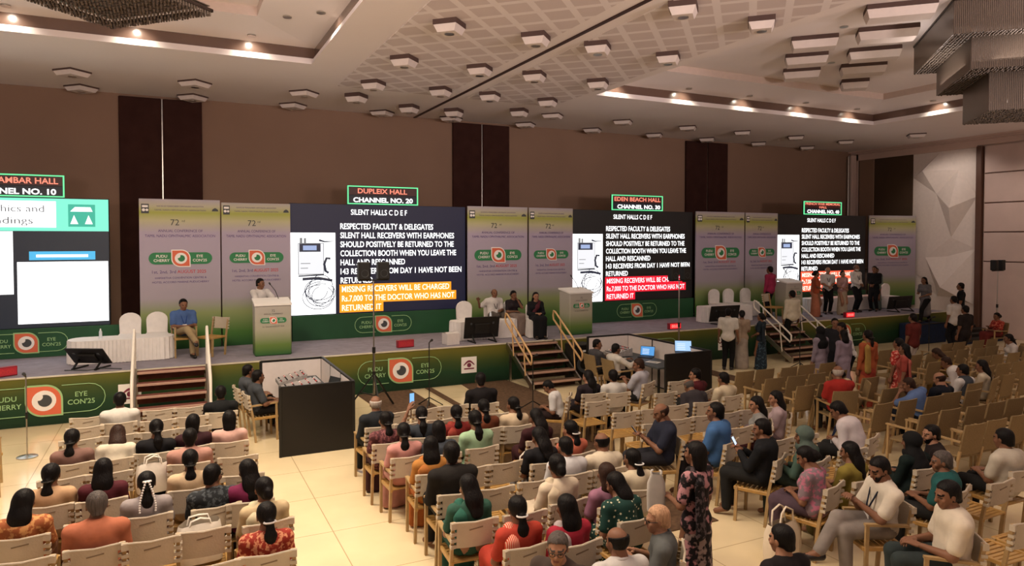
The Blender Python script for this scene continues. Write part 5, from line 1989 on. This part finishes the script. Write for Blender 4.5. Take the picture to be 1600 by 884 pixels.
# left block
seat('left', -.70, 11.85, 'white shirt', top=('shirt', '#dcd6cc', 'half'), hair=('short', 'black'), size=1.03, thick=1.1)
seat('left', .69, 11.89, 'black printed tee', top=('shirt', '#1a1b1c', 'half'), hair=('short', 'black'))
seat('left', .69, 10.1, 'pale pink top', sex='f', top=('shirt', '#d9a79a', 'half'), bottom=(SK, '#a8786c'), hair=('bob', 'black'))
seat('left', -1.10, 9.95, 'dusty brown kurta', sex='f', top=('kurta', '#8a6358', 'half'), bottom=(SK, '#6b4a44'), hair=('pony', 'black'), skin=2)
seat('left', -.65, 9.95, 'cream top bending forward', sex='f', top=('shirt', '#ddd0b6', 'half'), bottom=(SK, '#b09a7a'), hair=('long', 'brown'), lean=.45, look=(.1, .5), noclip=True)
seat('left', -.19, 10.0, 'black blouse', sex='f', top=('shirt', '#17161a', 'half'), bottom=(SK, '#17161a'), hair=('pony', 'black'))
seat('left', .25, 10.1, 'dark maroon top', sex='f', top=('shirt', '#3a1a20', 'half'), bottom=(SK, '#3a1a20'), hair=('bob', 'black'), look=(-.3, .1))
seat('left', .19, 9.35, 'salmon pink shirt', top=('shirt', '#c08a78', 'half'), hair=('short', 'black'), thick=1.12)
seat('left', -1.13, 8.5, 'peach blouse', sex='f', top=('shirt', '#d3a578', 'half'), bottom=(SK, '#a5744e'), hair=('pony', 'black'))
seat('left', -.66, 8.45, 'maroon top with long loose hair', sex='f', top=('shirt', '#5c1f28', 'long'), bottom=(SK, '#40161c'), hair=('long', 'black'))
seat('left', -.24, 7.78, 'grey kurta with jasmine in hair', sex='f', top=('kurta', '#a59a98', 'half'), bottom=(SK, '#8d8382'), hair=('jasmine', 'black'))
seat('left', .17, 8.4, 'cream blouse with low ponytail', sex='f', top=('shirt', '#dcbc92', 'half'), bottom=(SK, '#b89468'), hair=('pony', 'black'))
seat('left', .37, 7.74, 'dark patterned shirt', top=('shirt', ('floral', '#25282b', '#4c5256', 26), 'half'), hair=('short', 'black'), look=(-.7, .1), glasses=True)
seat('left', .70, 7.74, 'magenta top with dark shawl', sex='f', top=('shirt', '#7a1d48', 'half'), bottom=(SK, '#2a1a20'), hair=('long', 'black'), look=(.3, .2))
seat('left', -1.24, 7.72, 'orange flowered kurta', sex='f', top=('kurta', ('floral', '#9c5a36', '#c9925c', 24), 'half'), bottom=(SK, '#7a4a2e'), hair=('long', 'black'))
seat('left', -.62, 7.2, 'orange collared shirt', top=('shirt', '#c86f4c', 'half'), hair=('short', 'salt'), thick=1.15, size=1.04, lanyard='#4a1d22')
seat('left', .79, 7.1, 'cream dupatta', sex='f', top=('kurta', '#d2b98c', 'half'), bottom=(SK, '#c9b088'), hair=('bun', 'black'), shawl='#dccfa6')
seat('left', .73, 6.4, 'red flowered saree', sex='f', top=('shirt', ('floral', '#8e2f24', '#cf8d6a', 30), 'half'), bottom=(SA, ('floral', '#8e2f24', '#cf8d6a', 30)), hair=('pony', 'black'), tie='#d8d0d0')
# middle block
seat('middle', 2.67, 9.97, 'dark jacket, white haired', kind='slingarm', top=('jacket', '#22262c', 'long'), hair=('bald', 'grey'), size=1.03)
seat('middle', 2.57, 9.12, 'plum patterned tunic', kind='slingarm', sex='f', top=('kurta', ('floral', '#4d2a2e', '#7a4b4c', 30), 'half'), bottom=(SK, '#4d2a2e'), hair=('pony', 'black'))
q = seat('middle', 3.10, 9.17, 'slate top holding up phone', sex='f', top=('shirt', '#343a44', 'half'), bottom=(SK, '#343a44'), hair=('pony', 'black'), arms=('up', 'lap'), tie='#cfc7c0')
phone((q[2][0] + .02, q[2][1] + .03, q[2][2] + .06), .1, 'lit phone held up by person in slate top', '#7fb6e6', 0)
seat('middle', 3.57, 9.05, 'red low-back blouse', sex='f', top=('low', '#8a2420', 'half'), bottom=(SA, '#a4402c'), hair=('pony', 'black'), skin=2, arms=('lap', 'hold'), shawl='#a03a2c')
seat('middle', 4.62, 10.6, 'black shirt', top=('shirt', '#1b1719', 'half'), hair=('short', 'black'), size=1.08, thick=1.1, row=0)
seat('middle', 4.05, 9.2, 'rust low-back blouse', sex='f', top=('low', '#7a3b22', 'half'), bottom=(SA, '#7a3b22'), hair=('pony', 'black'), skin=2)
seat('middle', 4.5, 9.15, 'cream blouse, hair tied back', sex='f', top=('shirt', '#dbc3a0', 'half'), bottom=(SK, '#bfa480'), hair=('pony', 'black'), look=(.4, .1))
seat('middle', 2.62, 8.45, 'pink kurta', kind='slingarm', sex='f', top=('kurta', '#d58f86', 'half'), bottom=(SK, '#cf8f88'), hair=('pony', 'black'))
seat('middle', 3.05, 8.35, 'grey-blue top', sex='f', top=('shirt', '#454c56', 'half'), bottom=(SK, '#3c434c'), hair=('bob', 'black'))
seat('middle', 3.58, 8.4, 'mint green kurta', sex='f', top=('kurta', '#9fc49a', 'half'), bottom=(SK, '#86ac84'), hair=('pony', 'black'), thick=1.08, size=1.05)
seat('middle', 4.46, 8.35, 'dark maroon kurta', sex='f', top=('shirt', '#3d181c', 'half'), bottom=(SK, '#3d181c'), hair=('long', 'black'), look=(.3, .4))
seat('middle', 4.05, 7.5, 'black top, loose hair', sex='f', top=('shirt', '#1b1a1e', 'half'), bottom=(SK, '#8a8a90'), hair=('long', 'black'), look=(.2, .4))
seat('middle', 2.72, 7.72, 'orange saree', kind='slingarm', sex='f', top=('shirt', '#bf7a30', 'half'), bottom=(SA, '#c46a2a'), hair=('long', 'black'), shawl='#bf6f2c')
seat('middle', 2.72, 7.02, 'black collared shirt', kind='slingarm', top=('shirt', '#201c1a', 'long'), hair=('short', 'black'), size=1.1, thick=1.12, look=(-.2, .0))
seat('middle', 2.60, 6.28, 'bottle green saree blouse', kind='slingarm', sex='f', top=('low', '#2f5d4c', 'half'), bottom=(SA, '#22564a'), hair=('long', 'black'), shawl='#2a6a58', skin=2, look=(.25, .3))
seat('middle', 2.78, 5.56, 'red and white saree', sex='f', top=('shirt', '#c23a28', 'half'), bottom=(SA, '#c23a28'), hair=('pony', 'black'), shawl=('stripe', '#c8402c', '#e0b8a0', 20), tie='#e6e0dc')
seat('middle', 3.2, 5.4, 'crimson kurta with grey shawl', sex='f', top=('kurta', '#b02034', 'half'), bottom=(SK, '#a81c30'), hair=('long', 'black'), shawl='#b8a8a8')
seat('middle', 3.62, 6.3, 'cream low-back blouse', sex='f', top=('low', '#e0cdb0', 'half'), bottom=(SA, '#e0cdb0'), hair=('bun', 'black'), skin=1, size=1.05, shawl='#d9c6a6')
seat('middle', 4.57, 7.63, 'coral sleeveless top', sex='f', top=('shirt', '#cf6a4e', 'none'), bottom=(SK, '#b95c44'), hair=('pony', 'black'), skin=2, tie='#e6e0dc')
seat('middle', 4.13, 7.0, 'white tee with navy collar', top=('shirt', '#d5d4d6', 'half'), hair=('short', 'black'), lanyard='#1c2340', thick=1.12)
seat('middle', 4.62, 6.98, 'cream shirt, balding', top=('shirt', '#dccdb2', 'half'), hair=('bald', 'black'), lanyard='#262a30', thick=1.15)
seat('middle', 4.03, 6.0, 'mauve top, reddish hair', sex='f', top=('shirt', '#a06a84', 'half'), bottom=(SK, '#8a5a70'), hair=('long', 'brown'))
seat('middle', 4.57, 6.25, 'ivory blouse, white hair clip', sex='f', top=('shirt', '#d8c8a8', 'half'), bottom=(SK, '#c0ae8c'), hair=('pony', 'black'), tie='#f0f0f0', lean=.1)
seat('middle', 4.0, 5.62, 'dark green dotted saree', sex='f', top=('shirt', ('dots', '#1c3a34', '#c8c4a8', 22), 'half'), bottom=(SA, ('dots', '#1c3a34', '#c8c4a8', 22)), hair=('long', 'black'), lean=.3, look=(.4, .4))
seat('middle', 3.78, 4.82, 'grey shirt, pale haired with glasses', top=('shirt', '#5c5f5e', 'half'), hair=('short', 'henna'), glasses=True, skin=2, rz=.9, look=(.2, .1), arms='hold')
seat('middle', 3.2, 4.6, 'white collared shirt, balding', top=('shirt', '#cfcac6', 'half'), hair=('bald', 'black'), lanyard='#30283c', look=(.3, .2))
seat('middle', 2.72, 4.72, 'brown shirt looking round with glasses', top=('shirt', '#4a3c34', 'half'), hair=('short', 'salt'), glasses=True, skin=2, rz=2.2, look=(.3, .1))
# right block
seat('right', 6.0, 10.45, 'white tee bending low', top=('shirt', '#d6d4d2', 'half'), bottom=(TR, '#2a1a1a'), hair=('short', 'black'), rz=.9, lean=.35, look=(0, .7), size=.92)
seat('right', 6.62, 10.45, 'dark top with loose hair', sex='f', top=('shirt', '#2a2228', 'half'), bottom=(SK, '#2a2228'), hair=('long', 'black'), skin=2, look=(.4, .2), row=0)
seat('right', 7.05, 10.3, 'white shirt with dark lanyard', top=('shirt', '#d4d0c8', 'half'), hair=('short', 'black'), lanyard='#23283a', row=0)
seat('right', 7.95, 10.75, 'pale blue shirt with red lanyard', top=('shirt', '#b3b2bc', 'half'), hair=('short', 'brown'), lanyard='#8e2430', rz=.45, arms='phone', look=(.5, .2), size=1.05)
seat('right', 8.45, 9.75, 'maroon shirt', top=('shirt', '#5a1a20', 'half'), hair=('short', 'black'), skin=2, rz=.3, look=(.5, .1))
seat('right', 7.95, 9.1, 'charcoal shirt leaning forward', top=('shirt', '#3a343a', 'half'), hair=('bald', 'salt'), lean=.5, look=(0, .7), thick=1.15)
seat('right', 8.65, 9.25, 'ivory shirt with dark lanyard', top=('shirt', '#d6c4a2', 'half'), hair=('short', 'black'), lanyard='#23283a')
q = seat('right', 5.98, 7.55, 'navy polo holding phone', top=('shirt', '#23273a', 'half'), bottom=(TR, '#2c2c34'), hair=('bald', 'brown'), skin=1, rz=1.25, look=(0, .35), arms='phone', thick=1.2, size=1.08, feet=True)
phone((q[1][0] - .03, q[1][1] + .03, q[1][2] + .02), 1.25, 'phone in hands of person in navy polo', '#8fa0b8', -.6)
seat('right', 6.58, 7.16, 'bright blue shirt', top=('shirt', '#3f6ca8', 'half'), bottom=(TR, '#33343c'), hair=('short', 'black'), rz=.45, thick=1.18, size=1.1, look=(.3, .0))
seat('right', 7.75, 7.6, 'grey top with long hair', sex='f', top=('shirt', '#8d8c8a', 'half'), bottom=(SK, '#5a2a34'), hair=('long', 'black'), rz=.8, look=(.2, .2), skin=2)
seat('right', 8.3, 7.75, 'lilac top with long hair', sex='f', top=('shirt', '#b9a0a6', 'half'), bottom=(SK, '#907a84'), hair=('long', 'black'), rz=.7, look=(.2, .15), skin=2)
seat('right', 8.5, 6.5, 'white shirt bending forward', top=('shirt', '#d4c8ca', 'long'), hair=('short', 'black'), lean=.42, look=(.2, .6), rz=.35, thick=1.25, size=1.08, lanyard='#20305a')
q = seat('right', 6.62, 6.38, 'black jacket using phone', top=('jacket', '#17181c', 'long'), hair=('short', 'black'), rz=.5, arms='phone', look=(.2, .2), thick=1.15, size=1.06)
phone((q[2][0], q[2][1] + .03, q[2][2] + .03), .5, 'lit phone in hands of person in black jacket', '#cfe0ff', -.5)
seat('right', 7.02, 6.1, 'grey-green head scarf', sex='f', top=('shirt', '#4d6a5e', 'long'), bottom=(SK, '#3a4a44'), hair=('hijab', '#56665e'), look=(.5, .1), rz=.3)
seat('right', 6.42, 5.42, 'pink and grey patterned kurta', sex='f', top=('kurta', ('floral', '#7a6a70', '#b06a80', 20), 'half'), bottom=(SK, '#54404c'), hair=('bun', 'black'), rz=.3, look=(.3, .5), lean=.2)
seat('right', 6.95, 5.4, 'olive yellow kurta', sex='f', top=('kurta', '#8f7c2c', 'half'), bottom=(SK, '#6b5c28'), hair=('long', 'black'), look=(.3, .2))
seat('right', 6.55, 4.72, 'white shirt, legs crossed', kind='slingarm', top=('shirt', '#d9ccb8', 'half'), bottom=(TR, '#8a8078'), hair=('short', 'black'), beard='black', rz=1.15, look=(.2, .35), arms='phone', lanyard='#262a3c', size=1.06,
     legs=((.10, .57, .52, .12, .56), (-.02, .60, .62, -.16, .86, .34)), feet=True)
seat('right', 6.4, 3.92, 'white shirt turning sideways', kind='slingarm', top=('shirt', '#dccdb6', 'half'), bottom=(TR, '#2f3a3a'), hair=('short', 'black'), rz=.9, look=(.2, .2), thick=1.2, size=1.08)
seat('right', 7.55, 4.72, 'teal shirt', top=('shirt', '#1d5a58', 'half'), hair=('short', 'salt'), rz=.3, look=(.5, .1), thick=1.2)
seat('right', 7.97, 5.35, 'black head scarf and robe', sex='f', top=('kurta', '#10201f', 'long'), bottom=(SK, '#0f1416'), hair=('hijab', '#141416'), look=(.3, .1))
seat('right', 8.5, 5.45, 'dark brown shirt, bearded', top=('shirt', '#241a1a', 'half'), hair=('short', 'black'), beard='black', rz=.7, look=(.4, .1), skin=2)
seat('right', 8.9, 4.82, 'pale shirt with navy lanyard', top=('shirt', '#c9bda8', 'half'), hair=('short', 'black'), lanyard='#20305a', thick=1.2, size=1.05)
seat('middle', 4.42, 4.05, 'dark top at the aisle end', sex='f', top=('shirt', '#1c1618', 'half'), bottom=(SK, '#1c1618'), hair=('short', 'black'), look=(.3, .1), skin=2)
# tan blocks
seat('far', 10.55, 8.45, 'bright red shirt, grey haired', top=('shirt', '#b3261e', 'half'), hair=('bald', 'grey'), arms=('lap', 'phone'), rz=-.35, thick=1.2, size=1.08, look=(-.3, .1))
seat('far', 11.35, 8.75, 'cream kurta bending down', sex='f', top=('kurta', '#cdb58e', 'half'), bottom=(SK, '#b59c76'), hair=('bun', 'black'), rz=.8, lean=.6, look=(0, .5))
seat('far', 11.5, 7.55, 'light blue shirt leaning aside', top=('shirt', '#5a76ac', 'half'), bottom=(TR, '#1c2230'), hair=('short', 'brown'), lean=.25, side=-.35, look=(.6, .3), arms='face', thick=1.1)
seat('far', 12.05, 7.6, 'dark navy shirt, brown haired', top=('shirt', '#161a26', 'half'), hair=('bald', 'brown'), skin=2, look=(.3, .3))
seat('far', 13.2, 7.9, 'grey waistcoat and white sleeves', top=('shirt', '#d5d0cc', 'long'), vest='#41474e', hair=('short', 'black'), look=(.2, .1))
seat('outer', 14.3, 8.6, 'white shirt bent forward', top=('shirt', '#d4cdc8', 'long'), hair=('short', 'brown'), lean=.5, look=(.3, .4), rz=.4, thick=1.15)
seat('outer', 14.0, 8.02, 'cream dress with long hair', sex='f', top=('kurta', '#cfc0a6', 'half'), bottom=(SK, '#bfb096'), hair=('long', 'black'), rz=.3, look=(.2, .2))
seat('outer', 15.5, 9.5, 'mustard top bending low', sex='f', top=('shirt', '#b08c30', 'half'), bottom=(SK, '#8a6a2a'), hair=('long', 'brown'), lean=.6, rz=.6, look=(0, .6))
seat('outer', 18.6, 9.95, 'white clothes at the edge', sex='f', top=('kurta', '#d0c6be', 'long'), bottom=(SK, '#c8beb6'), hair=('pony', 'black'), rz=.8, lean=.15)
# people seated along the right wall
chair('tan', 23.7, 13.0, 1.2, 'tan armchair by the grooved door wall under person in red blouse')
person('person in red blouse seated by the grooved door wall', (23.7, 13.0), 1.2, 'sit', sex='f', top=('shirt', ('floral', '#8a2420', '#c06a52', 24), 'half'), bottom=(SA, '#7a2a24'), hair=('bun', 'black'), arms=('lap', 'hold'), look=(0, .2))

# the panel and speaker on the stage
chair('slingarm', .22, 17.35, PI + .15, 'cream canvas-back chair under the seated person in blue on stage', z=STG_Z, group='chairs on the stage')
person('person in blue shirt and khaki trousers seated on stage near the straight-railed stairs', (.22, 17.35), PI + .15, 'sit', top=('shirt', '#4a6aa8', 'half'), bottom=(TR, '#a88f66'), hair=('short', 'black'), z=STG_Z, lanyard='#2a4a9a', look=(.1, .15), thick=1.1, size=1.06,
       legs=((.10, .57, .52, .10, .56), (.0, .60, .60, -.12, .84, .36)), feet=True)
chair('sling', 1.0, 17.15, 2.3, 'empty wooden canvas-back chair on stage beside person in blue, turned sideways', z=STG_Z, group='chairs on the stage')
chair('cover', -.83, 17.95, PI, 'white covered chair behind left skirted table, nearest the turquoise slide', z=STG_Z)
chair('cover', -.29, 17.95, PI, 'white covered chair behind left skirted table, next to person in blue', z=STG_Z)
person('person in white half-sleeved shirt speaking at the lectern on stage', (1.9, 17.42), -2.6, 'stand', top=('shirt', '#e4dedb', 'half'), bottom=(TR, '#26262c'), hair=('short', 'black'), z=STG_Z, arms='desk', look=(.3, .1), size=1.02)
chair('cover', 7.1, 17.45, PI, 'empty white covered chair behind the panel table', z=STG_Z)
chair('cover', 7.93, 17.5, PI, 'white covered chair under panel member in white shirt', z=STG_Z)
person('person in white shirt seated at the panel table, arm over next chair', (7.93, 17.47), PI, 'sit', top=('shirt', '#dfd8d4', 'half'), bottom=(TR, '#5a5048'), hair=('bald', 'salt'), z=STG_Z, arms=('lap', (.42, .1, .9)), lanyard='#3a2a2a', thick=1.2, size=1.05)
chair('cover', 8.42, 17.3, PI, 'white covered chair under panel member in dark top', z=STG_Z)
person('person in dark grey saree seated in the middle of the panel', (8.42, 17.27), PI, 'sit', sex='f', top=('shirt', '#2a2226', 'half'), bottom=(SA, '#8f7a70'), hair=('bun', 'black'), z=STG_Z, arms=('face', 'lap'), look=(.1, .2))
chair('cover', 8.75, 16.55, PI - .2, 'white covered chair under panel member in black beside the stairs', z=STG_Z)
person('person in black dress with long hair seated at panel end by stairs', (8.75, 16.52), PI - .2, 'sit', sex='f', top=('kurta', '#16181c', 'long'), bottom=(SK, '#15161a'), hair=('long', 'black'), z=STG_Z, skin=2, feet=True, shawl='#5a2430')
for i, x in enumerate((16.35, 16.98, 17.75)):
    chair('cover', x, 18.0, PI, 'white covered chair before the pale banner on far stage, %s from left' % ORD[i], z=STG_Z)
chair('sling', 17.45, 16.75, PI + .3, 'empty canvas-back chair on stage at top of the climbed stairs', z=STG_Z, group='chairs on the stage')
chair('cover', 24.4, 17.55, PI, 'white covered chair before the banner beside the faceted wall', z=STG_Z)
STAND = []
def stand(label, x, y, rz=0.0, z=0.0, **kw):
    if z == 0:
        STAND.append((x, y))
    return person(label, (x, y), rz, 'stand', z=z, **kw)
stand('person in bright pink shirt standing on stage, back turned', 17.97, 17.1, .2, STG_Z, top=('shirt', '#b02a54', 'long'), bottom=(TR, '#16161a'), hair=('short', 'black'), thick=1.12, size=1.04)
stand('person in orange saree standing on stage left of the group', 19.55, 16.6, -2.2, STG_Z, sex='f', top=('shirt', '#b8502c', 'half'), bottom=(SA, '#c07050'), hair=('bun', 'black'), shawl='#c86a40', size=.95, arms='front')
stand('person in white shirt and black trousers in stage group beside orange saree', 20.6, 17.0, 2.6, STG_Z, top=('shirt', '#e0d8d6', 'half'), bottom=(TR, '#121214'), hair=('bald', 'grey'), lanyard='#3a2a2a', arms='front', skin=2)
stand('person in cream and pink saree in the stage group', 20.85, 16.6, 2.9, STG_Z, sex='f', top=('shirt', '#b88a84', 'half'), bottom=(SA, '#b7a48a'), hair=('bun', 'black'), shawl='#c0989a', size=.93, arms='front', skin=2)
stand('person in white shirt and dark tie standing on stage, hands joined', 22.05, 17.0, PI, STG_Z, top=('shirt', '#e4dfdb', 'long'), bottom=(TR, '#141418'), hair=('bald', 'salt'), lanyard='#222222', arms='front', size=1.04, beard='grey')
stand('person in dark suit standing on stage, turned sideways', 22.9, 16.9, 1.9, STG_Z, top=('jacket', '#15161a', 'long'), bottom=(TR, '#121216'), hair=('short', 'black'), arms='front', size=1.0)
stand('person in pale green kurta half hidden behind the dark suit', 23.35, 17.15, 2.2, STG_Z, sex='f', top=('kurta', '#7d8f84', 'long'), bottom=(SK, '#5e6d66'), hair=('pony', 'black'), arms='front', size=.95)
stand('person in grey top and black trousers striding off the stage end', 23.35, 15.28, 1.5, .595, sex='f', top=('kurta', '#6f6a6c', 'half'), bottom=(TR, '#141214'), hair=('long', 'black'), lean=.12, legs=((-.09, .34, .15), (.09, -.36, .15)), arms=('front', 'hold'), size=1.0)
stand('person in white shirt climbing the stairs, back turned', 16.3, 14.66, -.15, .36, top=('shirt', '#d9cdb4', 'long'), bottom=(TR, '#131214'), hair=('short', 'black'), legs=((-.09, .0, .085), (.09, .25, .27)), size=1.02, thick=1.1)
# on the hall floor
stand('person in white shirt and black trousers standing before stage stairs', 13.47, 14.26, -.9, top=('shirt', '#ddd6cc', 'half'), bottom=(TR, '#131214'), hair=('short', 'black'), size=1.02)
stand('person in beige saree standing between white shirt and blue saree', 13.95, 14.25, -.6, sex='f', top=('shirt', '#a98f78', 'half'), bottom=(SA, '#a3958a'), hair=('bun', 'black'), shawl='#b09c86', size=.97, arms='front')
stand('person in dark blue saree standing before the climbed stairs', 14.35, 13.95, .4, sex='f', top=('shirt', '#1f2c38', 'half'), bottom=(SA, ('floral', '#1c2834', '#3a4e5c', 20)), hair=('bun', 'black'), shawl='#22303c', size=.93, arms='front')
stand('person in black head scarf and mauve robe standing by chairs', 13.1, 10.98, 0, sex='f', top=('burqa', '#8a7c8c', 'long'), bottom=(SK, '#8a7c8c'), hair=('hijab', '#131114'), size=.95)
stand('person in lavender robe with long black hair, back turned', 13.4, 10.62, -.1, sex='f', top=('burqa', '#927f92', 'long'), bottom=(SK, '#927f92'), hair=('long', 'black'), size=.92)
stand('person in dark top facing the two robed people', 14.2, 11.5, 2.4, top=('shirt', '#24242a', 'half'), bottom=(TR, '#1a1a20'), hair=('short', 'black'), size=1.0)
stand('person in white shirt bending over beside the robed people', 14.0, 10.9, .9, top=('shirt', '#d6d0cc', 'long'), bottom=(TR, '#14141a'), hair=('short', 'black'), lean=.3, look=(.2, .4), size=1.0, arms='front')
stand('person in orange and yellow kurta with long braid, back turned', 12.95, 9.68, -.1, sex='f', top=('kurta', '#b4542c', 'long'), bottom=(SK, '#a83a28'), hair=('braid', 'black'), shawl='#b08a3c', size=1.0)
stand('person in red printed kurta standing among the tan chairs', 12.95, 9.0, .1, sex='f', top=('kurta', ('floral', '#a8302c', '#d69080', 22), 'half'), bottom=(SK, '#a8302c'), hair=('bun', 'black'), size=.95)
stand('person in coral saree with black hair before the red kurta', 12.55, 8.6, .5, sex='f', top=('shirt', '#a84034', 'half'), bottom=(SA, ('floral', '#b04a3a', '#c88a6a', 16)), hair=('long', 'black'), shawl='#b8584a', size=.93)
stand('person in maroon tee and white shorts, back turned', 16.9, 11.37, 0, top=('shirt', '#6a221c', 'half'), bottom=('shorts', '#cfc4bc'), hair=('short', 'black'), size=1.0, thick=1.15)
stand('person in white shirt standing before the faceted wall', 22.2, 13.6, -.1, top=('shirt', '#d6d0cc', 'half'), bottom=(TR, '#14141a'), hair=('short', 'black'), size=1.06, thick=1.15)
stand('person in black shirt standing nearest the faceted wall', 24.3, 14.66, .5, .27, top=('shirt', '#14161a', 'half'), bottom=(TR, '#14141a'), hair=('short', 'black'), size=1.08)
stand('person in dark brown shirt with back turned, in front of white shirt', 19.95, 11.9, -.1, top=('shirt', '#2a211f', 'half'), bottom=(TR, '#231c1e'), hair=('short', 'black'), size=1.02)
stand('person in black floral dress standing in the aisle with white bag', 4.42, 5.08, .35, sex='f', top=('kurta', ('floral', '#1a1618', '#a4767a', 14), 'half'), bottom=(SK, ('floral', '#1a1618', '#8c7a74', 14)), hair=('bob', 'black'), shawl=('floral', '#141214', '#54484a', 24), arms=('hold', 'down'), size=.98)
# at the sound booths
for x, y, lab, c_ in ((1.08, 13.55, 'person in dark grey shirt at first booth, farther from camera', '#4a4e54'), (1.18, 12.9, 'person in dark grey shirt at first booth, nearer to camera', '#43474c')):
    chair('slingarm', x, y, -PI / 2 + .12, 'cream canvas-back armchair under the ' + lab.replace('in dark grey shirt ', ''), group='chairs beside the sound booths')
    person(lab, (x, y), -PI / 2 + .12, 'sit', top=('shirt', c_, 'half'), bottom=(TR, '#1c1a1a'), hair=('short', 'black'), arms='thigh', look=(.2, .05), size=1.02)
for x, y, lab, c_, ck in ((8.62, 13.5, 'person in grey shirt at second booth by its rear panel', '#4c4a4e', 'long'), (8.62, 12.75, 'person in white shirt working at the second booth desk', '#d6cfc6', 'long')):
    chair('tan', x, y, -PI / 2, 'tan woven armchair under the ' + lab, group='chairs beside the sound booths')
    person(lab, (x, y), -PI / 2, 'sit', top=('shirt', c_, ck), bottom=(TR, '#1c1a1a'), hair=('short', 'black'), arms='desk' if c_[1] == 'd' else 'front' if False else 'phone', look=(.0 if c_[1] == 'd' else -.6, .1), size=1.02)
chair('slingarm', -2.72, 12.3, -1.3, 'empty wooden chair at picture edge beside chrome microphone stand', group='chairs at the side aisle')
chair('slingarm', -2.62, 11.6, -1.3, 'empty wooden chair at picture edge, nearer of the two side chairs', group='chairs at the side aisle')

# empty chairs fill the rest of every row
def gone(b, x, y):
    if b == 'middle' and (y < 5.5 and x > 4.3 or y > 9.5 and (x < 3.0 and y > 10 or x > 5)): return True
    if b == 'middle' and y < 4 and x < 3.4: return True
    if b == 'left' and (y > 10.5 and y < 11.2 and x > .4): return True
    if b == 'far' and (y > 10 and abs(x - 12.5) < .1): return False
    if b == 'outer' and x > 1.93 * y: return True
    if b == 'outer' and x < 14.5 and y > 9: return True
    if b == 'right' and y < 5 and x > 8.5: return True
    if b == 'right' and y < 6.3 and x < 6.2: return True
    return False
rj = random.Random(4)
for b in ROWS:
    for i, y in enumerate(ROWS[b]):
        n = 0
        for j, x in enumerate(COLS[b]):
            if gone(b, x, y): continue
            if any(abs(x - px) < .40 and abs(y - py) < .46 for px, py in OCC[b]): continue
            if any(abs(x - px) < .48 and abs(y + .2 - py) < .5 for px, py in STAND): continue
            k = 'tan' if b in ('far', 'outer') else 'slingarm' if (b == 'middle' and j == 0) or (b == 'right' and i in (6, 8) and j == 0) else 'sling'
            xx, yy_ = x + rj.uniform(-.02, .02), y + rj.uniform(-.03, .03)
            chair(k, xx, yy_, rj.uniform(-.05, .05), 'empty %s, %s row of %s, column %s from its left end' % ('tan armchair' if k == 'tan' else 'canvas-back chair', ORD[i], BLOCK[b], ORD[j]))

# ------------------------------------------------------------------ bags
M_bag = mat('bag_white_cloth', '#ddd5c8', rough=.85, var=.08, bump=.3, bscale=15)
def tote(loc, s, rz, label, m=None, squash=1.0, hs=.17):
    r = thing('tote_bag', label, 'bag', loc, rz)
    w_, d_, h_ = s
    b = MB()
    v = []
    for (k_, z) in ((1.0, 0), (1.06, h_ * .35), (1.0, h_ * .75), (.92, h_)):
        n = 16
        for i in range(n):
            a = 2 * PI * i / n
            c_, s_ = math.cos(a), math.sin(a)
            v.append((math.copysign(abs(c_) ** .5, c_) * w_ / 2 * k_, math.copysign(abs(s_) ** .5, s_) * d_ / 2 * k_ * (.6 if z == h_ else 1), z + (rs.uniform(-.02, .02) * squash if z == h_ else 0)))
    f = [(j * 16 + i, j * 16 + (i + 1) % 16, (j + 1) * 16 + (i + 1) % 16, (j + 1) * 16 + i) for j in range(3) for i in range(16)]
    f.append(tuple(range(15, -1, -1)))
    b.raw(v, f)
    b.build('pouch', m or M_bag, r, smooth=60)
    for sy in (-1, 1):
        MB().tube([(-w_ * .25, sy * d_ * .25, h_ * .9), (-w_ * .2, sy * d_ * .28, h_ + hs * .7), (0, sy * d_ * .2, h_ + hs), (w_ * .2, sy * d_ * .28, h_ + hs * .7), (w_ * .25, sy * d_ * .25, h_ * .9)], .011, 6).build('handle', m or M_bag, r, smooth=60)
    return r
tote((-.22, 9.5, .45), (.36, .22, .34), .2, 'white cloth bag with loops on a chair, left block fifth row', hs=.09)
tote((.22, 7.24, .45), (.40, .24, .36), .1, 'bulky white cloth bag on a chair, left block eighth row', hs=.05)
tote((4.06, 7.85, .46), (.34, .2, .16), .3, 'small white bag on a chair beside person in black top')
tote((6.0, 5.5, .0), (.5, .2, .42), .15, 'white paper carrier bag standing on floor by the crossed-leg sitter', mat('carrier_paper', '#d9cbb6', rough=.6, var=.05), .2)
tote((4.17, 5.36, .9), (.08, .17, .36), .9, 'white bag held by person in black floral dress', mat('bag_grey_white', '#b5afa6', rough=.8, var=.08), .2, hs=.03)
